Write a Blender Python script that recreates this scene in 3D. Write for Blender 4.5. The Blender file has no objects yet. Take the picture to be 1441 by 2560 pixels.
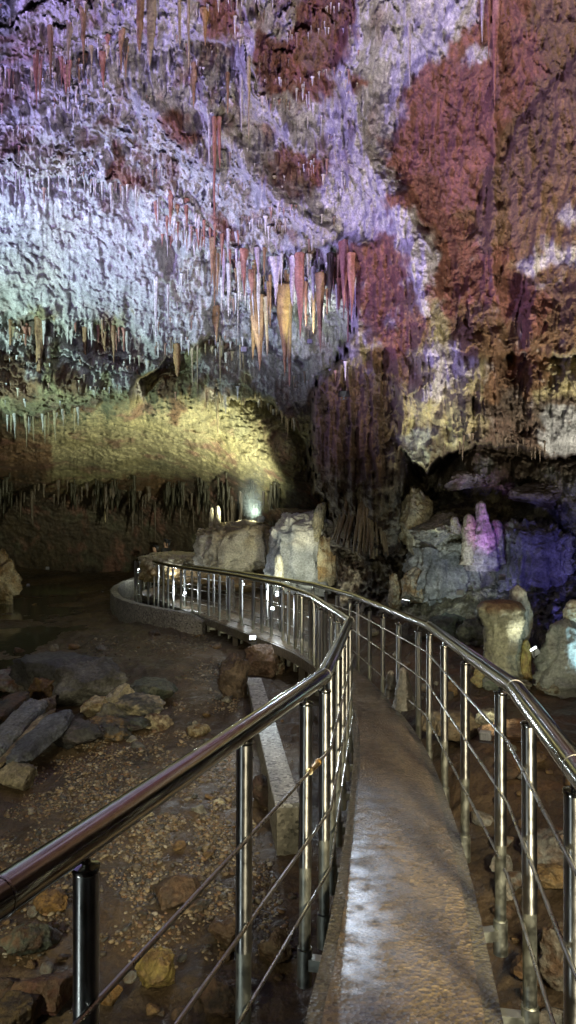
import bpy, bmesh, math, random
import numpy as np
from mathutils import Vector, Matrix

random.seed(7)
rng = np.random.default_rng(11)
R = math.radians
scene = bpy.context.scene
col = scene.collection
F = 1862.0          # focal length in photo pixels
CU, CV, H = 720.5, 1280.0, 1.66   # photo centre, eye height above the deck


def P(u, v, d):
    return Vector(((u - CU) * d / F, d, H - (v - CV) * d / F))


# ------------------------------------------------------------------ noise
_perm = rng.permutation(256)
_perm = np.concatenate([_perm, _perm, _perm]).astype(np.int32)
_g = rng.normal(size=(256, 3))
_g = (_g / np.linalg.norm(_g, axis=1)[:, None]).astype(np.float32)


def pn(x, y, z):
    """gradient noise, about -1..1"""
    x = np.asarray(x, dtype=np.float32); y = np.asarray(y, dtype=np.float32); z = np.asarray(z, dtype=np.float32)
    x, y, z = np.broadcast_arrays(x, y, z)
    xf = np.floor(x); yf = np.floor(y); zf = np.floor(z)
    xi = xf.astype(np.int32) & 255; yi = yf.astype(np.int32) & 255; zi = zf.astype(np.int32) & 255
    x = x - xf; y = y - yf; z = z - zf
    u = x * x * x * (x * (x * 6 - 15) + 10); v = y * y * y * (y * (y * 6 - 15) + 10); w = z * z * z * (z * (z * 6 - 15) + 10)

    def gr(dx, dy, dz):
        h = _perm[_perm[_perm[xi + dx] + yi + dy] + zi + dz]
        g = _g[h]
        return g[..., 0] * (x - dx) + g[..., 1] * (y - dy) + g[..., 2] * (z - dz)
    a = gr(0, 0, 0); b = gr(1, 0, 0); c = gr(0, 1, 0); d = gr(1, 1, 0)
    e = gr(0, 0, 1); f = gr(1, 0, 1); g = gr(0, 1, 1); h = gr(1, 1, 1)
    k0 = a + u * (b - a); k1 = c + u * (d - c); k2 = e + u * (f - e); k3 = g + u * (h - g)
    m0 = k0 + v * (k1 - k0); m1 = k2 + v * (k3 - k2)
    return (m0 + w * (m1 - m0)) * 1.6


def fbm(x, y, z, o=3, g=0.5):
    s = 0; a = 1.0; f = 1.0
    for i in range(o):
        s = s + a * pn(x * f + 17.3 * i, y * f - 9.1 * i, z * f + 5.7 * i)
        a *= g; f *= 2.03
    return s


def ridge(x, y, z, o=2):
    s = 0; a = 1.0; f = 1.0
    for i in range(o):
        s = s + a * (1 - 2 * np.abs(pn(x * f + 31.1 * i, y * f, z * f - 12.9 * i)))
        a *= 0.5; f *= 2.1
    return s


def sst(x, a, b):
    t = np.clip((x - a) / (b - a), 0, 1)
    return t * t * (3 - 2 * t)


# ------------------------------------------------------------------ materials
def new_mat(name):
    m = bpy.data.materials.new(name); m.use_nodes = True
    nt = m.node_tree
    return m, nt, nt.nodes['Principled BSDF']


def ramp(nt, fac, stops):
    r = nt.nodes.new('ShaderNodeValToRGB')
    nt.links.new(fac, r.inputs[0])
    els = r.color_ramp.elements
    while len(els) < len(stops):
        els.new(0.5)
    for e, (p, c) in zip(els, stops):
        e.position = p
        e.color = (c, c, c, 1) if isinstance(c, (int, float)) else (*c, 1)
    return r.outputs[0]


def noise_node(nt, scale, detail=4, rough=0.6, vec=None, dist=0.0):
    n = nt.nodes.new('ShaderNodeTexNoise')
    n.inputs['Scale'].default_value = scale; n.inputs['Detail'].default_value = detail
    n.inputs['Roughness'].default_value = rough; n.inputs['Distortion'].default_value = dist
    if vec is not None:
        nt.links.new(vec, n.inputs['Vector'])
    return n.outputs[0]


def mixc(nt, fac, a, b, mode='MIX'):
    n = nt.nodes.new('ShaderNodeMix'); n.data_type = 'RGBA'; n.blend_type = mode
    for sock, val in ((n.inputs[0], fac), (n.inputs[6], a), (n.inputs[7], b)):
        if hasattr(val, 'links'):
            nt.links.new(val, sock)
        elif isinstance(val, (int, float)):
            sock.default_value = val if sock == n.inputs[0] else (val, val, val, 1)
        else:
            sock.default_value = (*val, 1)
    return n.outputs[2]


def bump(nt, h, strength, dist):
    b = nt.nodes.new('ShaderNodeBump')
    b.inputs['Strength'].default_value = strength; b.inputs['Distance'].default_value = dist
    nt.links.new(h, b.inputs['Height'])
    return b.outputs[0]


def rock_mat(name, rough=(0.45, 0.85), fine=38.0, var=0.35, bumps=0.5, bdist=0.02, coord='pos', drip=0.0):
    """colour attribute 'Col' broken up by fine procedural mottling"""
    m, nt, bs = new_mat(name)
    at = nt.nodes.new('ShaderNodeAttribute'); at.attribute_name = 'Col'
    if coord == 'pos':
        vec = nt.nodes.new('ShaderNodeNewGeometry').outputs['Position']
    else:
        vec = nt.nodes.new('ShaderNodeTexCoord').outputs['Object']
    n1 = noise_node(nt, fine, 5, 0.65, vec)
    n2 = noise_node(nt, fine * 0.13, 5, 0.65, vec, 0.6)
    v1 = ramp(nt, n1, [(0.3, 1 - var * 1.3), (0.7, 1 + var * 0.5)])
    v2 = ramp(nt, n2, [(0.3, 1 - var), (0.68, 1 + var * 0.35)])
    c = mixc(nt, 1.0, at.outputs['Color'], v1, 'MULTIPLY')
    c = mixc(nt, 1.0, c, v2, 'MULTIPLY')
    if drip:
        mp = nt.nodes.new('ShaderNodeMapping'); mp.inputs['Scale'].default_value = (1, 0.6, 0.16)
        nt.links.new(vec, mp.inputs[0])
        n3 = noise_node(nt, 11, 6, 0.7, mp.outputs[0], 0.5)
        c = mixc(nt, 1.0, c, ramp(nt, n3, [(0.34, 1 - drip), (0.5, 1.0), (0.66, 1 + 0.5 * drip)]), 'MULTIPLY')
        n4 = noise_node(nt, 12, 6, 0.75, vec, 1.2)
        c = mixc(nt, 1.0, c, ramp(nt, n4, [(0.36, 1 - drip), (0.52, 1.0), (0.68, 1 + 0.4 * drip)]), 'MULTIPLY')
    nt.links.new(c, bs.inputs['Base Color'])
    rr = ramp(nt, n2, [(0.35, rough[0]), (0.65, rough[1])])
    nt.links.new(rr, bs.inputs['Roughness'])
    nt.links.new(bump(nt, n1, bumps, bdist), bs.inputs['Normal'])
    return m


M_shell = rock_mat('cave_rock', (0.42, 0.85), 30, 0.38, 1.0, 0.05, drip=0.30)
M_stone = rock_mat('stone', (0.35, 0.8), 22, 0.5, 0.9, 0.035)
M_stal = rock_mat('dripstone', (0.35, 0.7), 26, 0.42, 0.8, 0.03)
M_ground = rock_mat('mud', (0.28, 0.75), 42, 0.45, 0.7, 0.02)
M_gravel = rock_mat('pebble', (0.35, 0.75), 60, 0.25, 0.3, 0.004)


def metal(name, base, rough, tint=0.0, aniso=0.0, bmp=0.06):
    m, nt, bs = new_mat(name)
    vec = nt.nodes.new('ShaderNodeTexCoord').outputs['Object']
    mp = nt.nodes.new('ShaderNodeMapping'); mp.inputs['Scale'].default_value = (1, 1, 1)
    nt.links.new(vec, mp.inputs[0])
    n = noise_node(nt, 14, 6, 0.7, mp.outputs[0])
    n2 = noise_node(nt, 90, 3, 0.6, mp.outputs[0])
    bs.inputs['Metallic'].default_value = 1.0
    c = ramp(nt, n, [(0.3, tuple(b * 0.72 for b in base)), (0.65, base)])
    nt.links.new(c, bs.inputs['Base Color'])
    nt.links.new(ramp(nt, n, [(0.35, rough), (0.75, rough * 2.2)]), bs.inputs['Roughness'])
    if bmp: nt.links.new(bump(nt, n2, bmp, 0.002), bs.inputs['Normal'])
    if aniso:
        tg = nt.nodes.new('ShaderNodeTangent'); tg.direction_type = 'RADIAL'; tg.axis = 'Z'
        nt.links.new(tg.outputs[0], bs.inputs['Tangent'])
        bs.inputs['Anisotropic'].default_value = aniso; bs.inputs['Anisotropic Rotation'].default_value = 0.25
    return m


M_steel = metal('polished_steel', (0.50, 0.50, 0.45), 0.11)
M_post = metal('brushed_steel', (0.46, 0.47, 0.44), 0.3, aniso=0.85, bmp=0)
M_rod = metal('steel_rod', (0.50, 0.49, 0.45), 0.22, bmp=0)
M_galv = metal('galvanised_steel', (0.50, 0.52, 0.44), 0.34)
M_brass = metal('brass', (0.85, 0.62, 0.28), 0.22)


def simple(name, colr, rough=0.6, var=0.25, scale=12, bmp=0.2, spec=0.5):
    m, nt, bs = new_mat(name)
    vec = nt.nodes.new('ShaderNodeTexCoord').outputs['Object']
    n = noise_node(nt, scale, 6, 0.65, vec)
    c = ramp(nt, n, [(0.3, tuple(x * (1 - var) for x in colr)), (0.7, tuple(min(1, x * (1 + var)) for x in colr))])
    nt.links.new(c, bs.inputs['Base Color'])
    bs.inputs['Roughness'].default_value = rough
    bs.inputs['Specular IOR Level'].default_value = spec
    nt.links.new(bump(nt, n, bmp, 0.01), bs.inputs['Normal'])
    return m


def emit(name, colr, s):
    m, nt, bs = new_mat(name)
    bs.inputs['Base Color'].default_value = (0.8, 0.8, 0.8, 1)
    bs.inputs['Emission Color'].default_value = (*colr, 1)
    bs.inputs['Emission Strength'].default_value = s
    return m


M_black = simple('dark_paint', (0.03, 0.03, 0.035), 0.4)
M_grey = simple('grey_housing', (0.25, 0.26, 0.27), 0.4)
M_support = simple('dark_support', (0.06, 0.05, 0.035), 0.7, 0.4)
M_lens = emit('lamp_lens', (0.85, 0.93, 1.0), 14)
M_lenss = emit('small_lamp_lens', (0.85, 0.93, 1.0), 9)
M_lensw = emit('lamp_lens_warm', (1.0, 0.9, 0.6), 9)


def concrete_mat(name, base, wet=True, scale=1.0):
    m, nt, bs = new_mat(name)
    vec = nt.nodes.new('ShaderNodeNewGeometry').outputs['Position']
    big = noise_node(nt, 1.6 * scale, 6, 0.6, vec)
    mid = noise_node(nt, 9 * scale, 5, 0.65, vec)
    vo = nt.nodes.new('ShaderNodeTexVoronoi'); vo.inputs['Scale'].default_value = 58 * scale
    nt.links.new(vec, vo.inputs['Vector'])
    vo2 = nt.nodes.new('ShaderNodeTexVoronoi'); vo2.inputs['Scale'].default_value = 22 * scale
    nt.links.new(vec, vo2.inputs['Vector'])
    c = ramp(nt, big, [(0.3, tuple(b * 0.75 for b in base)), (0.7, tuple(b * 1.15 for b in base))])
    c = mixc(nt, 1.0, c, ramp(nt, mid, [(0.3, 0.78), (0.7, 1.15)]), 'MULTIPLY')
    # aggregate showing: light and dark grains
    sep = nt.nodes.new('ShaderNodeSeparateColor'); nt.links.new(vo.outputs['Color'], sep.inputs[0])
    grain = ramp(nt, sep.outputs[0], [(0.0, 0.45), (0.16, 0.5), (0.22, 1.0), (0.8, 1.0), (0.9, 1.55)])
    c = mixc(nt, 1.0, c, grain, 'MULTIPLY')
    sp = ramp(nt, vo2.outputs['Distance'], [(0.10, 1.0), (0.16, 0.0)])
    sep2 = nt.nodes.new('ShaderNodeSeparateColor'); nt.links.new(vo2.outputs['Color'], sep2.inputs[0])
    pick = ramp(nt, sep2.outputs[1], [(0.86, 0.0), (0.9, 0.7)])
    mul = nt.nodes.new('ShaderNodeMath'); mul.operation = 'MULTIPLY'
    nt.links.new(sp, mul.inputs[0]); nt.links.new(pick, mul.inputs[1])
    c = mixc(nt, mul.outputs[0], c, (0.33, 0.27, 0.18))
    nt.links.new(c, bs.inputs['Base Color'])
    if wet:
        nt.links.new(ramp(nt, big, [(0.35, 0.3), (0.66, 0.55)]), bs.inputs['Roughness'])
        bs.inputs['Specular IOR Level'].default_value = 0.8
        bs.inputs['Coat IOR'].default_value = 1.7; bs.inputs['Coat Roughness'].default_value = 0.27
        nt.links.new(ramp(nt, mid, [(0.40, 1.0), (0.60, 0.1)]), bs.inputs['Coat Weight'])
    else:
        bs.inputs['Roughness'].default_value = 0.75
    h = nt.nodes.new('ShaderNodeMath'); h.operation = 'ADD'
    nt.links.new(vo.outputs['Distance'], h.inputs[0]); nt.links.new(mid, h.inputs[1])
    nt.links.new(bump(nt, h.outputs[0], 1.0, 0.008), bs.inputs['Normal'])
    return m


M_deck = concrete_mat('wet_concrete', (0.225, 0.170, 0.098))
M_kerb = concrete_mat('edge_concrete', (0.13, 0.115, 0.075), True)
M_conc = concrete_mat('wall_concrete', (0.22, 0.21, 0.16), False, 0.6)
M_beam = concrete_mat('lit_top_concrete', (0.42, 0.43, 0.40), False, 0.6)  # paler copy of the wall concrete: light on the beam top put into colour


# ------------------------------------------------------------------ object helpers
def tag(o, label=None, cat=None, group=None, kind=None):
    if label: o['label'] = label
    if cat: o['category'] = cat
    if group: o['group'] = group
    if kind: o['kind'] = kind
    return o


def empty(name, loc=(0, 0, 0)):
    o = bpy.data.objects.new(name, None); col.objects.link(o); o.location = loc
    o.empty_display_size = 0.1
    return o


def mesh_obj(name, verts, faces, mat, parent=None, cols=None, smooth=True):
    me = bpy.data.meshes.new(name)
    verts = np.asarray(verts, dtype=np.float32)
    if isinstance(faces, np.ndarray):
        nf, k = faces.shape
        me.vertices.add(len(verts)); me.vertices.foreach_set('co', verts.ravel())
        me.loops.add(nf * k); me.loops.foreach_set('vertex_index', faces.astype(np.int32).ravel())
        me.polygons.add(nf)
        me.polygons.foreach_set('loop_start', np.arange(0, nf * k, k, dtype=np.int32))
        me.update(calc_edges=True)
    else:
        me.from_pydata([tuple(map(float, v)) for v in verts], [], faces)
    if smooth:
        me.polygons.foreach_set('use_smooth', np.ones(len(me.polygons), dtype=bool))
    if cols is not None:
        a = me.attributes.new('Col', 'FLOAT_COLOR', 'POINT')
        c = np.ones((len(verts), 4), dtype=np.float32); c[:, :3] = cols
        a.data.foreach_set('color', c.ravel())
    me.materials.append(mat)
    me.validate(); me.update()
    o = bpy.data.objects.new(name, me); col.objects.link(o)
    if parent is not None: o.parent = parent
    return o


def bm_obj(name, bm, mat, parent=None, smooth=False):
    me = bpy.data.meshes.new(name); bm.normal_update(); bm.to_mesh(me); bm.free()
    if smooth:
        for p in me.polygons: p.use_smooth = True
    me.materials.append(mat)
    o = bpy.data.objects.new(name, me); col.objects.link(o)
    if parent is not None: o.parent = parent
    return o


def add_box(bm, c, s, rot=None, bev=0.0):
    m = Matrix.Translation(c) @ (rot.to_4x4() if rot else Matrix()) @ Matrix.Diagonal((*s, 1))
    r = bmesh.ops.create_cube(bm, size=1.0, matrix=m)
    if bev:
        es = list({e for v in r['verts'] for e in v.link_edges})
        bmesh.ops.bevel(bm, geom=es, offset=bev, segments=2, profile=0.5, affect='EDGES')


def add_tube(bm, pts, rad, seg=12, caps=True):
    """swept tube with mitred joints"""
    pts = [Vector(p) for p in pts]
    rads = rad if isinstance(rad, (list, tuple)) else [rad] * len(pts)
    n = len(pts); rings = []
    up = Vector((0, 0, 1))
    for i, p in enumerate(pts):
        if i == 0: t = (pts[1] - p).normalized(); k = 1.0; tp = t
        elif i == n - 1: t = (p - pts[-2]).normalized(); tp = t
        else:
            a = (p - pts[i - 1]).normalized(); b = (pts[i + 1] - p).normalized()
            t = (a + b).normalized(); tp = a
        ref = up if abs(tp.z) < 0.9 else Vector((1, 0, 0))
        s = tp.cross(ref).normalized(); w = s.cross(tp).normalized()
        ring = []
        for j in range(seg):
            an = 2 * math.pi * j / seg
            q = (s * math.cos(an) + w * math.sin(an)) * rads[i]
            if 0 < i < n - 1:   # slide along the incoming direction onto the mitre plane
                q = q - tp * (q.dot(t) / max(tp.dot(t), 0.3))
            ring.append(bm.verts.new(p + q))
        rings.append(ring)
    for a, b in zip(rings[:-1], rings[1:]):
        for j in range(seg):
            bm.faces.new((a[j], a[(j + 1) % seg], b[(j + 1) % seg], b[j]))
    if caps:
        bm.faces.new(rings[0][::-1]); bm.faces.new(rings[-1])


def add_lathe(bm, prof, loc, seg=16):
    rings = []
    for r, z in prof:
        rings.append([bm.verts.new((loc[0] + r * math.cos(2 * math.pi * j / seg), loc[1] + r * math.sin(2 * math.pi * j / seg), loc[2] + z)) for j in range(seg)])
    for a, b in zip(rings[:-1], rings[1:]):
        for j in range(seg):
            bm.faces.new((a[j], a[(j + 1) % seg], b[(j + 1) % seg], b[j]))
    bm.faces.new(rings[0][::-1]); bm.faces.new(rings[-1])


def smooth_angle(o, deg=35):
    for p in o.data.polygons: p.use_smooth = True
    try:
        o.data.set_sharp_from_angle(angle=R(deg))
    except Exception:
        pass


# ------------------------------------------------------------------ cave shell (walls and vault as one rock skin)
VROWS = np.array([-200, 100, 300, 500, 700, 850, 1000, 1150, 1235, 1330, 1450, 1560], float)
LU = np.array([-250, 100, 400, 700, 950], float)
LD = np.array([
    [7.0, 8.0, 9.0, 10, 10.5], [9, 10, 11, 12, 12], [11, 12, 13, 13.4, 13], [13.5, 14.3, 14.8, 14.4, 13.6],
    [15.5, 16.5, 16.6, 16, 15], [16.5, 17.6, 18, 17.6, 17.3], [16.8, 17.6, 18.4, 18.8, 19], [20.5, 22.0, 22.6, 19.8, 19],
    [26.5, 27.5, 27.5, 21.5, 19.5], [28.5, 29, 29, 24, 21], [29, 29.5, 29.5, 25, 21], [30, 30, 30, 25, 21]])
RU = np.array([650, 850, 1000, 1150, 1300, 1450, 1700], float)
RD = np.array([
    [10.2, 10.4, 10, 9.6, 9.2, 8.6, 8.0], [12, 12, 11.6, 11.0, 10.4, 9.6, 8.6], [13, 13, 12.4, 11.7, 11, 10.1, 9],
    [13.8, 13.6, 12.8, 12.1, 11.4, 10.5, 9.3], [14, 13.8, 12.9, 12.2, 11.5, 10.7, 9.5], [14.3, 13.8, 12.9, 12.1, 11.5, 10.8, 9.6],
    [14.6, 14.0, 13.0, 12.1, 11.6, 11, 9.8], [15, 14.3, 13.4, 12.3, 11.8, 11.2, 10], [15.5, 14.6, 14, 13.6, 13.2, 12, 10.4],
    [16.5, 15.2, 14.4, 13.4, 13.4, 12.8, 10.8], [16.8, 15.4, 14.4, 13.4, 13.2, 12.6, 10.6], [15.5, 14.6, 13.2, 12.2, 11.8, 11.2, 10]])


def bic(rows, cols, grid, v, u):
    """smooth interpolation of a small control grid"""
    def ix(a, x):
        x = np.clip(x, a[0], a[-1])
        i = np.clip(np.searchsorted(a, x) - 1, 0, len(a) - 2)
        t = (x - a[i]) / (a[i + 1] - a[i])
        return i, t
    i, t = ix(rows, v); j, s = ix(cols, u)
    nr, nc = grid.shape

    def cr(p0, p1, p2, p3, t):
        return p1 + 0.5 * t * (p2 - p0 + t * (2 * p0 - 5 * p1 + 4 * p2 - p3 + t * (3 * (p1 - p2) + p3 - p0)))
    out = []
    for di in (-1, 0, 1, 2):
        ii = np.clip(i + di, 0, nr - 1)
        q = [grid[ii, np.clip(j + dj, 0, nc - 1)] for dj in (-1, 0, 1, 2)]
        out.append(cr(*q, s))
    return cr(*out, t)


def lin(x, pts):
    a = np.array(pts, float)
    return np.interp(x, a[:, 0], a[:, 1])


# mineral classes seen across the rock, one row per 40 photo pixels:
# 0 white calcite, 1 red clay, 2 ochre, 3 tan, 4 dark brown, 5 grey
MINERALS = np.array([
    [5, 0, 0, 0, 0, 0, 0, 0, 0, 0, 0, 0, 0, 1, 1, 0, 0, 0, 0, 1, 1, 1, 0, 0, 0, 0, 0, 0, 0, 0, 1, 1, 1, 2, 2, 2],
    [5, 0, 0, 0, 0, 0, 0, 0, 0, 0, 0, 0, 0, 1, 1, 0, 0, 0, 1, 1, 1, 1, 0, 0, 0, 0, 0, 0, 0, 1, 1, 1, 1, 2, 2, 2],
    [5, 0, 0, 0, 0, 0, 0, 0, 0, 0, 0, 0, 0, 0, 0, 0, 1, 0, 1, 1, 1, 1, 0, 0, 0, 0, 0, 0, 1, 1, 1, 1, 1, 1, 2, 2],
    [5, 0, 0, 0, 0, 0, 0, 0, 0, 0, 0, 0, 0, 0, 0, 0, 1, 1, 1, 1, 1, 1, 0, 0, 0, 0, 0, 0, 1, 0, 1, 1, 1, 1, 2, 2],
    [0, 0, 0, 0, 0, 0, 0, 0, 0, 0, 0, 0, 0, 0, 0, 0, 1, 1, 1, 1, 1, 0, 0, 0, 0, 0, 1, 1, 1, 1, 1, 1, 1, 1, 2, 2],
    [0, 0, 0, 0, 0, 0, 0, 0, 0, 0, 0, 0, 0, 0, 0, 0, 0, 1, 1, 1, 1, 0, 1, 0, 0, 1, 1, 1, 1, 1, 1, 1, 1, 2, 2, 2],
    [0, 0, 0, 0, 0, 0, 0, 0, 0, 0, 0, 0, 0, 0, 0, 0, 0, 0, 0, 1, 0, 0, 0, 0, 0, 1, 1, 1, 1, 1, 1, 1, 1, 2, 2, 2],
    [0, 0, 0, 0, 0, 0, 0, 0, 0, 0, 1, 1, 0, 0, 0, 0, 0, 0, 0, 0, 0, 0, 0, 0, 1, 1, 1, 1, 1, 1, 1, 1, 2, 2, 2, 2],
    [0, 0, 0, 0, 0, 0, 0, 0, 0, 0, 0, 1, 1, 0, 0, 0, 0, 0, 0, 0, 0, 0, 0, 0, 1, 1, 1, 1, 1, 1, 1, 2, 2, 2, 2, 2],
    [0, 0, 0, 0, 0, 0, 0, 1, 0, 0, 0, 0, 0, 0, 0, 0, 0, 1, 1, 1, 0, 0, 0, 0, 1, 1, 1, 1, 1, 1, 1, 2, 2, 2, 2, 2],
    [0, 0, 0, 0, 0, 0, 0, 1, 0, 0, 0, 0, 0, 0, 0, 0, 0, 1, 1, 1, 0, 0, 0, 0, 1, 1, 1, 1, 1, 1, 2, 2, 2, 2, 2, 2],
    [0, 0, 0, 0, 0, 0, 0, 0, 1, 0, 0, 0, 0, 0, 0, 0, 0, 0, 1, 1, 0, 0, 0, 0, 0, 1, 1, 1, 1, 1, 2, 2, 2, 2, 2, 2],
    [0, 0, 0, 0, 0, 0, 0, 0, 0, 0, 0, 0, 0, 0, 0, 0, 0, 0, 0, 0, 0, 0, 0, 0, 1, 1, 1, 1, 1, 1, 2, 2, 2, 2, 2, 2],
    [0, 0, 0, 0, 0, 0, 0, 0, 0, 0, 0, 0, 0, 1, 0, 0, 0, 0, 0, 0, 0, 0, 0, 0, 0, 0, 1, 1, 1, 2, 2, 2, 2, 2, 2, 0],
    [0, 0, 0, 0, 0, 0, 0, 0, 0, 0, 0, 0, 0, 0, 1, 0, 0, 0, 0, 0, 0, 0, 0, 1, 1, 0, 0, 1, 1, 2, 2, 2, 2, 2, 2, 2],
    [0, 0, 0, 0, 0, 0, 0, 0, 0, 0, 0, 0, 0, 0, 0, 0, 0, 0, 0, 0, 0, 0, 1, 1, 1, 0, 0, 1, 1, 1, 2, 2, 2, 2, 0, 0],
    [0, 0, 0, 0, 0, 0, 0, 0, 0, 0, 0, 0, 0, 0, 0, 0, 0, 0, 0, 0, 0, 1, 1, 1, 1, 0, 0, 1, 1, 1, 1, 1, 2, 0, 0, 0],
    [0, 0, 0, 0, 0, 0, 0, 0, 0, 0, 0, 0, 0, 0, 0, 0, 0, 0, 0, 0, 0, 1, 1, 1, 1, 0, 0, 1, 1, 1, 1, 1, 1, 2, 2, 2],
    [0, 0, 0, 0, 0, 0, 0, 0, 0, 0, 0, 0, 0, 0, 0, 0, 0, 0, 0, 0, 0, 1, 1, 1, 1, 2, 0, 1, 1, 1, 1, 1, 1, 1, 2, 2],
    [0, 0, 3, 0, 0, 0, 0, 3, 0, 0, 0, 0, 0, 0, 0, 0, 0, 0, 0, 0, 0, 0, 1, 1, 1, 1, 2, 3, 1, 2, 2, 1, 1, 1, 2, 2],
    [0, 2, 0, 0, 0, 0, 3, 0, 0, 0, 0, 0, 0, 0, 0, 0, 0, 0, 0, 0, 0, 0, 0, 2, 1, 1, 2, 3, 2, 2, 2, 2, 2, 1, 2, 2],
    [0, 2, 0, 3, 0, 0, 2, 0, 0, 0, 0, 0, 3, 3, 0, 0, 0, 0, 0, 0, 0, 0, 3, 2, 1, 1, 2, 3, 2, 2, 2, 2, 1, 2, 2, 2],
    [2, 0, 2, 3, 0, 0, 0, 0, 0, 0, 0, 3, 3, 0, 0, 0, 0, 0, 0, 0, 0, 0, 3, 2, 2, 2, 3, 0, 0, 3, 2, 2, 1, 2, 3, 3],
    [2, 2, 0, 3, 2, 0, 3, 0, 3, 3, 2, 3, 0, 0, 0, 3, 0, 0, 0, 0, 3, 3, 2, 2, 2, 2, 3, 0, 0, 3, 2, 2, 2, 2, 3, 3],
    [2, 2, 2, 3, 2, 3, 3, 3, 0, 3, 2, 3, 3, 0, 3, 3, 0, 0, 0, 2, 4, 2, 2, 2, 3, 3, 0, 0, 3, 3, 2, 4, 4, 2, 3, 3],
    [3, 3, 3, 3, 3, 3, 3, 3, 3, 3, 2, 3, 3, 3, 3, 3, 3, 0, 0, 4, 4, 2, 2, 2, 3, 3, 3, 3, 3, 4, 4, 4, 4, 4, 4, 4],
    [2, 2, 3, 3, 3, 3, 3, 3, 3, 3, 3, 3, 3, 3, 3, 3, 3, 3, 3, 4, 2, 4, 2, 2, 3, 3, 3, 3, 3, 3, 4, 4, 4, 4, 5, 5],
    [2, 2, 2, 3, 3, 3, 3, 3, 3, 3, 3, 3, 3, 3, 3, 3, 3, 3, 3, 4, 2, 4, 2, 2, 4, 5, 5, 4, 3, 4, 4, 4, 4, 4, 5, 5],
    [2, 2, 2, 3, 3, 3, 3, 3, 3, 3, 3, 3, 3, 3, 3, 3, 3, 3, 3, 4, 2, 4, 2, 2, 4, 5, 5, 4, 4, 4, 4, 4, 4, 4, 4, 4],
    [2, 2, 2, 3, 3, 3, 3, 3, 3, 3, 3, 3, 3, 4, 4, 3, 3, 3, 3, 4, 2, 4, 2, 2, 4, 4, 4, 4, 5, 4, 5, 4, 4, 4, 5, 4],
    [4, 4, 4, 2, 2, 2, 2, 2, 2, 2, 2, 4, 4, 4, 4, 4, 3, 3, 4, 4, 2, 4, 2, 2, 4, 3, 3, 4, 4, 4, 3, 3, 4, 4, 4, 5],
    [4, 4, 4, 4, 4, 4, 4, 4, 4, 4, 4, 4, 4, 4, 4, 4, 3, 4, 4, 4, 2, 4, 2, 2, 4, 3, 3, 5, 4, 4, 3, 3, 4, 4, 4, 4],
    [4, 4, 4, 4, 4, 4, 4, 4, 4, 4, 4, 4, 4, 4, 4, 4, 4, 4, 4, 4, 2, 4, 2, 2, 4, 3, 3, 3, 3, 3, 3, 3, 5, 5, 5, 5],
    [4, 4, 4, 4, 4, 4, 4, 4, 4, 4, 4, 4, 4, 4, 4, 4, 4, 4, 4, 4, 4, 2, 2, 2, 4, 4, 3, 3, 3, 3, 3, 3, 5, 5, 5, 5],
    [4, 4, 4, 4, 4, 4, 4, 4, 4, 4, 4, 4, 4, 4, 4, 4, 4, 4, 4, 4, 4, 4, 4, 4, 4, 4, 3, 3, 5, 5, 3, 3, 5, 5, 5, 5],
    [4, 4, 4, 4, 4, 4, 4, 4, 4, 4, 4, 4, 4, 4, 4, 4, 4, 4, 4, 4, 2, 2, 2, 2, 4, 4, 3, 5, 5, 5, 3, 3, 5, 5, 5, 5],
    [4, 4, 4, 4, 4, 4, 4, 4, 4, 4, 4, 4, 4, 4, 4, 4, 4, 4, 4, 4, 2, 2, 2, 2, 3, 3, 3, 3, 3, 3, 5, 5, 5, 5, 5, 5],
    [4, 4, 4, 4, 4, 4, 4, 4, 4, 4, 4, 4, 4, 4, 4, 4, 4, 4, 4, 4, 2, 2, 2, 2, 3, 3, 3, 3, 3, 3, 3, 5, 5, 5, 5, 5],
    [4, 4, 4, 4, 4, 4, 4, 4, 4, 4, 4, 4, 4, 4, 4, 4, 4, 4, 4, 4, 2, 4, 4, 4, 5, 3, 3, 3, 3, 3, 5, 5, 5, 5, 5, 5],
])
CCOL = np.array([(0.62, 0.60, 0.58), (0.27, 0.115, 0.075), (0.22, 0.128, 0.062), (0.40, 0.36, 0.19), (0.105, 0.078, 0.05), (0.32, 0.34, 0.33)])
_cm = np.eye(6)[MINERALS]


def cls_weights(u, v):
    x = np.clip(u / 40.0 - 0.5, 0, 34.999); y = np.clip(v / 40.0 - 0.5, 0, len(MINERALS) - 1.001)
    i = x.astype(int); j = y.astype(int); s = (x - i)[..., None]; t = (y - j)[..., None]
    return (_cm[j, i] * (1 - s) + _cm[j, i + 1] * s) * (1 - t) + (_cm[j + 1, i] * (1 - s) + _cm[j + 1, i + 1] * s) * t


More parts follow.
